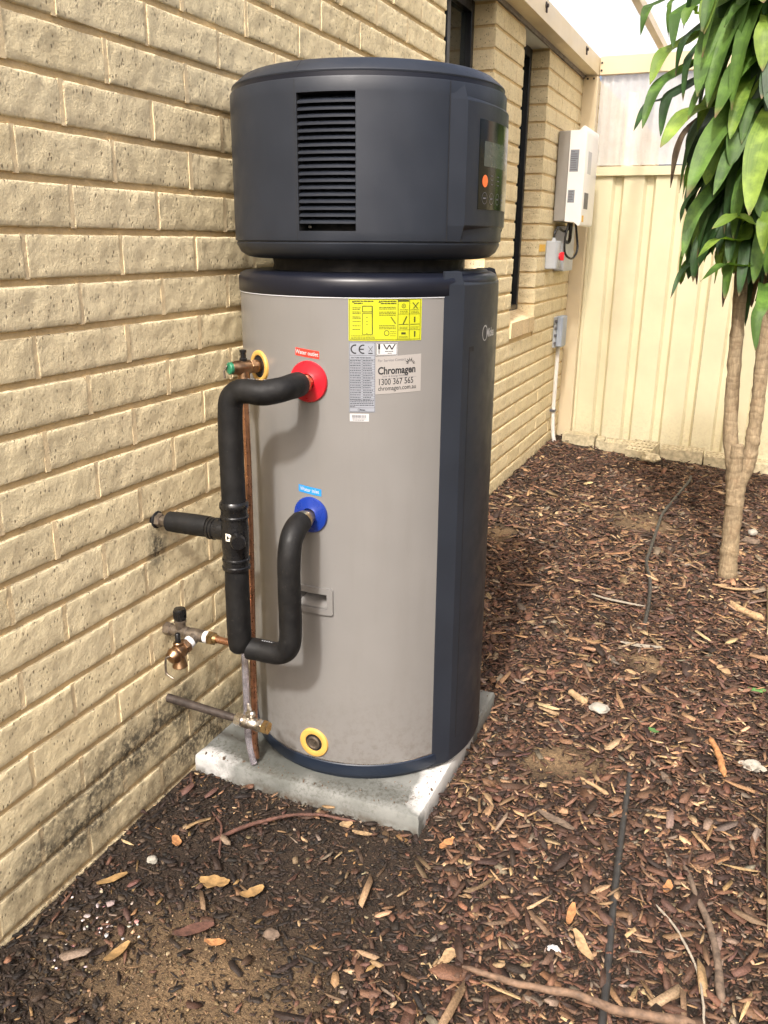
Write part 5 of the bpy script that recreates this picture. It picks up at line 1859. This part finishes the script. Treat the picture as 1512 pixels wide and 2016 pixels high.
def wet_left(x, y):
    return (1 - sm(.55, .80, x + .15 * noise.noise((x * 6, y * 6, 0)))) * (1 - sm(.30, .55, y))


SP = [(.36, -.17, .24, .15), (.19, 2.45, .09, .11), (.82, .78, .14, .08), (.78, 2.9, .16, .16), (.95, 1.42, .09, .06)]


def bare(x, y):
    b = 0
    for cx, cy, rx, ry in SP:
        d = math.hypot((x - cx) / rx, (y - cy) / ry) + .6 * noise.noise((x * 9, y * 9, 4))
        b = max(b, 1 - sm(.6, 1.2, d))
    return b


def d_main(x, y):
    if x > 1.32 + .02 * (y < 3) and y < 2.4: return .5
    if y > 4.26: return .12
    return max(.03, (1 - .93 * wet_left(x, y)) * (1 - .85 * bare(x, y)))


BR = [(.027, .015, .010), (.060, .030, .018), (.102, .050, .030), (.150, .080, .046), (.24, .150, .083), (.38, .262, .15), (.155, .120, .09), (.086, .045, .034)]
mulch('bark_mulch', 'dark brown bark mulch covering the garden bed', 60000, (0, 1.75, -.45, 2.2), .0120, BR, (30, 28, 16, 8, 3, 1.0, 4, 8), d_main, 5)
mulch('coarse_mulch', 'coarser reddish and tan bark chips lying on the mulch', 19000, (0, 1.75, -.45, 2.3), .0170, BR, (17, 22, 22, 16, 9, 5, 7, 8), d_main, 25, .007, .40, (.16, .46))
mulch('far_bark_mulch', 'bark mulch covering the bed towards the fence', 34000, (0, 1.9, 2.2, 4.5), .0175, BR, (24, 24, 20, 12, 8, 4, 5, 8), d_main, 6, .005)
mulch('mulch_slivers', 'thin pale wood slivers strewn over the mulch', 5200, (0, 1.7, -.4, 3.2), .026, [(.26, .17, .09), (.33, .235, .135), (.21, .125, .062), (.15, .095, .058), (.105, .062, .040)], (3, 2, 4, 4, 4), lambda x, y: d_main(x, y) * .8, 8, .008, .30, (.10, .24))
mulch('wet_litter', 'wet dark leaf litter on the soil by the wall', 8000, (0, .85, -.5, .42), .0105, [(.012, .008, .006), (.022, .014, .010), (.04, .024, .015), (.07, .04, .022), (.20, .12, .05)], (30, 26, 18, 8, 2), lambda x, y: .12 + .88 * wet_left(x, y) * (1 - .8 * bare(x, y)), 9, .002, .35, (.14, .42))
mulch('soil_crumbs', 'fine soil crumbs between the chips', 30000, (0, 1.4, -.5, 1.2), .0042, [(.013, .009, .006), (.030, .020, .013), (.065, .044, .028), (.14, .10, .06), (.25, .20, .14)], (26, 24, 12, 5, 1), lambda x, y: 1 - .9 * bare(x, y), 12, .002, .6, (.5, .95))
mulch('sand_grit', 'coarse sand grains on the bare sandy patch', 9000, (.05, .72, -.40, .02), .0024, [(.13, .085, .046), (.19, .128, .070), (.085, .056, .031), (.28, .21, .13)], (5, 4, 5, 1), lambda x, y: bare(x, y), 31, .002, .6, (.5, .95))
mulch('fallen_petals', 'scattered pink and white fallen petals by the wall foot', 150, (.02, .30, -.30, .03), .0055, [(.42, .34, .33), (.40, .19, .20), (.48, .45, .43)], (4, 3, 3), lambda x, y: max(0, 1 - math.hypot((x - .13) / .13, (y + .13) / .13)), 15, .010, .5, (.5, .9))

# ------------------------------------------------------------------ the plant
plant = thing('dracaena_plant', (1.158, 2.33, -.01), 'tall multi stemmed plant with drooping green strap leaves by fence', 'plant')


def stem(name, pts, radii, seed):
    P3 = spline(pts, 8); n = len(P3)
    rs = np.interp(np.linspace(0, 1, n), np.linspace(0, 1, len(radii)), radii)
    fine, fr = [], []
    for i in range(n):
        p = P3[i]
        fine.append(p); fr.append(rs[i] * (1 + .10 * noise.noise((p.z * 22, seed, 0)) + .02 * math.sin(p.z * 130 + 2 * noise.noise((p.z * 9, seed, 4)))))
    g = MB(); g.tube(fine, fr, 20)
    for i, v in enumerate(g.v):
        q = Vector(v)
        d = .0035 * noise.noise(q * 45) + .002 * noise.noise(q * 110)
        g.v[i] = (q.x + d, q.y - d, q.z)
    return g.build(name, M['trunk'], plant, 60)


stem('trunk', [(1.162, 2.33, -.06), (1.157, 2.33, .02), (1.150, 2.33, .15), (1.146, 2.33, .30), (1.138, 2.33, .40), (1.118, 2.33, .485), (1.098, 2.33, .56), (1.082, 2.33, .75), (1.071, 2.33, .97), (1.056, 2.34, 1.25), (1.05, 2.35, 1.6), (1.04, 2.36, 2.0), (1.03, 2.36, 2.35)], [.040, .034, .033, .034, .037, .031, .026, .0245, .024, .022, .020, .018, .012], 1)
stem('trunk', [(1.145, 2.335, .30), (1.158, 2.335, .40), (1.172, 2.335, .46), (1.177, 2.335, .53), (1.178, 2.335, .65), (1.172, 2.335, .80), (1.164, 2.335, .98), (1.15, 2.34, 1.25), (1.16, 2.35, 1.6), (1.17, 2.36, 2.0), (1.18, 2.36, 2.3)], [.022, .028, .029, .026, .025, .0245, .024, .022, .020, .018, .012], 2)
stem('stump', [(1.135, 2.315, .30), (1.132, 2.312, .40), (1.130, 2.308, .50), (1.128, 2.306, .535)], [.022, .024, .024, .022], 3)

_leafn = [0]


def leaf(path, hw, kind, fold=.35, twist=0.0, wav=.006, face=.3):
    """strap leaf along a polyline, folded along its midrib"""
    P3 = spline(path, 5) if len(path) < 8 else [Vector(p) for p in path]
    n = len(P3)
    vs, uv = [], []
    sd = _leafn[0] * 1.7; _leafn[0] += 1
    for i, p in enumerate(P3):
        t = i / (n - 1)
        tan = (P3[min(i + 1, n - 1)] - P3[max(i - 1, 0)]).normalized()
        outw = Vector((p.x - 1.1, p.y - 2.36, 0))
        outw = (outw.normalized() if outw.length > .01 else Vector((0, -1, 0))) + face * Vector((CAM_POS.x - p.x, CAM_POS.y - p.y, 0)).normalized()
        a_ = abs(tan.z)
        side = tan.cross(Vector((0, 0, 1)) * (1 - a_) + outw.normalized() * (a_ + .05))
        if side.length < .05: side = tan.cross(Vector((.5, -.8, .2)))
        side.normalize()
        side = (Matrix.Rotation(twist * t, 3, tan) @ side)
        up = side.cross(tan).normalized()
        w = hw * (min(1, .35 + 2.2 * t) if t < .3 else 1.0) * (1 - max(0, (t - .50) / .50) ** 2.6) ** .75
        w = max(w, .0012)
        wv = wav * noise.noise((t * 5, sd, 0))
        for k, s in enumerate((-1, -.5, 0, .5, 1)):
            vs.append(p + side * (s * w) + up * (abs(s) * w * fold + wv * s))
            uv.append((.5 + s * .5, t))
    fs = [(i * 5 + k, i * 5 + k + 1, (i + 1) * 5 + k + 1, (i + 1) * 5 + k) for i in range(n - 1) for k in range(4)]
    off = plant.location
    me = bpy.data.meshes.new('leaf')
    me.from_pydata([tuple(v - off) for v in vs], [], fs)
    ul = me.uv_layers.new(name='UVMap')
    for lp_ in me.loops: ul.data[lp_.index].uv = uv[lp_.vertex_index]
    finish(me, M['leaf_' + kind], 180)
    o = bpy.data.objects.new('leaf', me); COL.objects.link(o); o.parent = plant
    return o


KEY = [((1.03, 2.22, 1.867), (0.926, 2.02, 1.639), 0.026, 'g'), ((0.991, 2.2, 1.7), (0.869, 2.0, 1.399), 0.028, 'g'), ((1.094, 2.1, 1.631), (1.067, 1.95, 1.344), 0.032, 'y'), ((1.049, 2.2, 1.615), (0.948, 2.05, 1.41), 0.02, 'g'), ((0.897, 2.25, 1.706), (0.758, 2.1, 1.564), 0.024, 'y'), ((0.893, 2.25, 1.975), (0.86, 2.08, 1.712), 0.026, 'g'), ((0.762, 2.35, 1.917), (0.685, 2.25, 1.781), 0.02, 'y'), ((0.753, 2.3, 1.812), (0.68, 2.2, 1.636), 0.018, 'g'), ((0.669, 2.4, 2.067), (0.623, 2.35, 1.955), 0.013, 'g'), ((0.742, 2.35, 2.066), (0.725, 2.3, 1.934), 0.014, 'g'), ((0.84, 2.2, 1.976), (0.787, 2.15, 1.937), 0.018, 'y'), ((0.884, 2.15, 2.009), (0.858, 2.1, 1.898), 0.021, 'y'), ((0.925, 2.2, 1.417), (0.868, 2.1, 1.213), 0.018, 'g'), ((1.106, 2.15, 1.319), (0.956, 2.05, 1.305), 0.018, 'y'), ((1.053, 2.15, 1.27), (0.922, 2.05, 1.214), 0.016, 'y'), ((1.088, 2.15, 1.186), (0.937, 2.1, 1.134), 0.015, 'g'), ((0.914, 2.3, 1.201), (0.836, 2.2, 1.067), 0.008, 'd'), ((0.738, 2.35, 1.749), (0.637, 2.3, 1.64), 0.015, 'd'), ((0.769, 2.3, 1.763), (0.738, 2.25, 1.615), 0.015, 'd'), ((1.047, 2.2, 1.736), (1.012, 2.1, 1.569), 0.018, 'g'), ((1.05, 2.1, 1.908), (1.048, 2.05, 1.771), 0.022, 'y'), ((1.025, 2.2, 1.993), (0.916, 2.1, 1.912), 0.018, 'g'), ((0.816, 2.35, 1.959), (0.764, 2.28, 1.808), 0.018, 'd'), ((0.928, 2.28, 1.938), (0.897, 2.15, 1.72), 0.022, 'g'), ((0.891, 2.35, 1.683), (0.847, 2.25, 1.51), 0.03, 'd'), ((1.141, 2.1, 1.063), (1.142, 2.05, 0.916), 0.014, 'g'), ((1.128, 2.1, 1.339), (1.125, 2.05, 1.228), 0.018, 'y'), ((0.822, 2.4, 1.658), (0.78, 2.35, 1.45), 0.012, 'b'), ((0.903, 2.3, 1.395), (0.915, 2.28, 1.116), 0.012, 'b'), ((0.992, 2.3, 1.561), (0.94, 2.25, 1.326), 0.02, 'd'), ((0.764, 2.3, 2.015), (0.755, 2.2, 1.881), 0.016, 'g'), ((0.833, 2.32, 1.905), (0.806, 2.2, 1.716), 0.02, 'd'), ((0.988, 2.28, 1.842), (0.957, 2.18, 1.614), 0.024, 'd')]
rl = random.Random(21)
for b_, t_, w_, k_ in KEY:
    b_, t_ = Vector(b_), Vector(t_)
    sx = 1.05 if b_.x < 1.06 else 1.14
    d = b_ - Vector((sx, 2.35, b_.z))
    st_ = Vector((sx, 2.35, min(2.3, b_.z + .04 - .05 * d.length))) 
    mid = (b_ + t_) / 2 + Vector((-.012, -.008, .03))
    up_ = (st_ + b_) / 2 + Vector((0, 0, .05))
    leaf([st_, up_, b_, mid, t_], w_ * 1.55, k_, rl.uniform(.1, .35), rl.uniform(-.45, .45), .006, 1.0)
for k in range(240):
    which = rl.random()
    sx, sy = ((1.05, 2.35) if which < .42 else (1.16, 2.35) if which < .78 else (1.26, 2.42))
    z = rl.uniform(1.28, 2.38)
    az = rl.uniform(0, 2 * math.pi)
    if k % 3 == 0: az = math.radians(rl.uniform(180, 290))
    reach = rl.uniform(.16, .34) if z > 1.68 else rl.uniform(.10, .21); drop = rl.uniform(.10, .38) if z > 1.5 else rl.uniform(.08, .22)
    d = Vector((math.cos(az), math.sin(az), 0))
    s0 = Vector((sx, sy, z))
    p1 = s0 + d * reach * .45 + Vector((0, 0, rl.uniform(.02, .07)))
    p2 = s0 + d * reach * .85 + Vector((0, 0, -drop * .35))
    p3 = s0 + d * reach * 1.02 + Vector((0, 0, -drop))
    kind = rl.choices('gydb', (36, 12, 44, 3))[0]
    if z < 1.52: kind = rl.choices('gydb', (14, 6, 30, 18))[0]
    leaf([s0, p1, p2, p3], rl.uniform(.026, .043), kind, rl.uniform(.15, .5), rl.uniform(-.8, .8))
for k in range(70):      # lower skirt of older leaves
    sx = rl.choice((1.05, 1.05, 1.16)); z = rl.uniform(1.24, 1.66); az = math.radians(rl.uniform(150, 330))
    d = Vector((math.cos(az), math.sin(az), 0)); s0 = Vector((sx, 2.345, z))
    rc, dr = rl.uniform(.13, .25), rl.uniform(.08, .22)
    leaf([s0, s0 + d * rc * .5 + Vector((0, 0, .03)), s0 + d * rc * .9 + Vector((0, 0, -dr * .4)), s0 + d * rc + Vector((0, 0, -dr))], rl.uniform(.018, .034), rl.choices('gydb', (26, 8, 30, 5))[0], rl.uniform(.15, .5), rl.uniform(-.8, .8))
for k in range(48):      # dry leaves hanging round the stems
    sx = rl.choice((1.06, 1.15, 1.26)); z = rl.uniform(1.16, 1.5); az = rl.uniform(0, 2 * math.pi)
    d = Vector((math.cos(az), math.sin(az), 0)); s0 = Vector((sx, 2.345, z)) + d * .02
    leaf([s0, s0 + d * .05 + Vector((0, 0, .0)), s0 + d * .075 + Vector((0, 0, -.09)), s0 + d * .07 + Vector((0, 0, -rl.uniform(.13, .26)))], rl.uniform(.007, .015), rl.choice('bbbd'), .7, rl.uniform(-2, 2), .012)

# crumbs of soil and small chips spilled on the slab
def slab_debris():
    rg = random.Random(5)
    g = MB()
    n = 0
    while n < 110:
        x, y = rg.uniform(.02, .585), rg.uniform(.378, .96)
        if math.hypot(x - AX, y - AY) < .292: continue
        if rg.random() > (.9 if (x > .50 or y < .40) else .25): continue
        r = rg.uniform(.0008, .0022) if rg.random() < .93 else rg.uniform(.003, .0050)
        a = rg.uniform(0, 6.28); k = rg.uniform(.35, .9)
        c, s_ = math.cos(a), math.sin(a)
        pts = [(-1, -.6), (.2, -1), (1, .1), (.3, .9), (-.8, .7)]
        q = [(x + r * (px * c - py * k * s_), y + r * (px * s_ + py * k * c)) for px, py in pts]
        z0, z1 = .0485, .0508 + r * .6
        g.add([(px, py, z0) for px, py in q] + [(px * .8 + x * .2, py * .8 + y * .2, z1) for px, py in q], [(5, 6, 7, 8, 9)] + [(i, (i + 1) % 5, 5 + (i + 1) % 5, 5 + i) for i in range(5)])
        n += 1
    o = g.build('slab_debris', M['bark'], None, 0, (.3, .4, .05))
    tag(o, 'dark soil crumbs spilled on the concrete slab', None, None, 'stuff')


slab_debris()
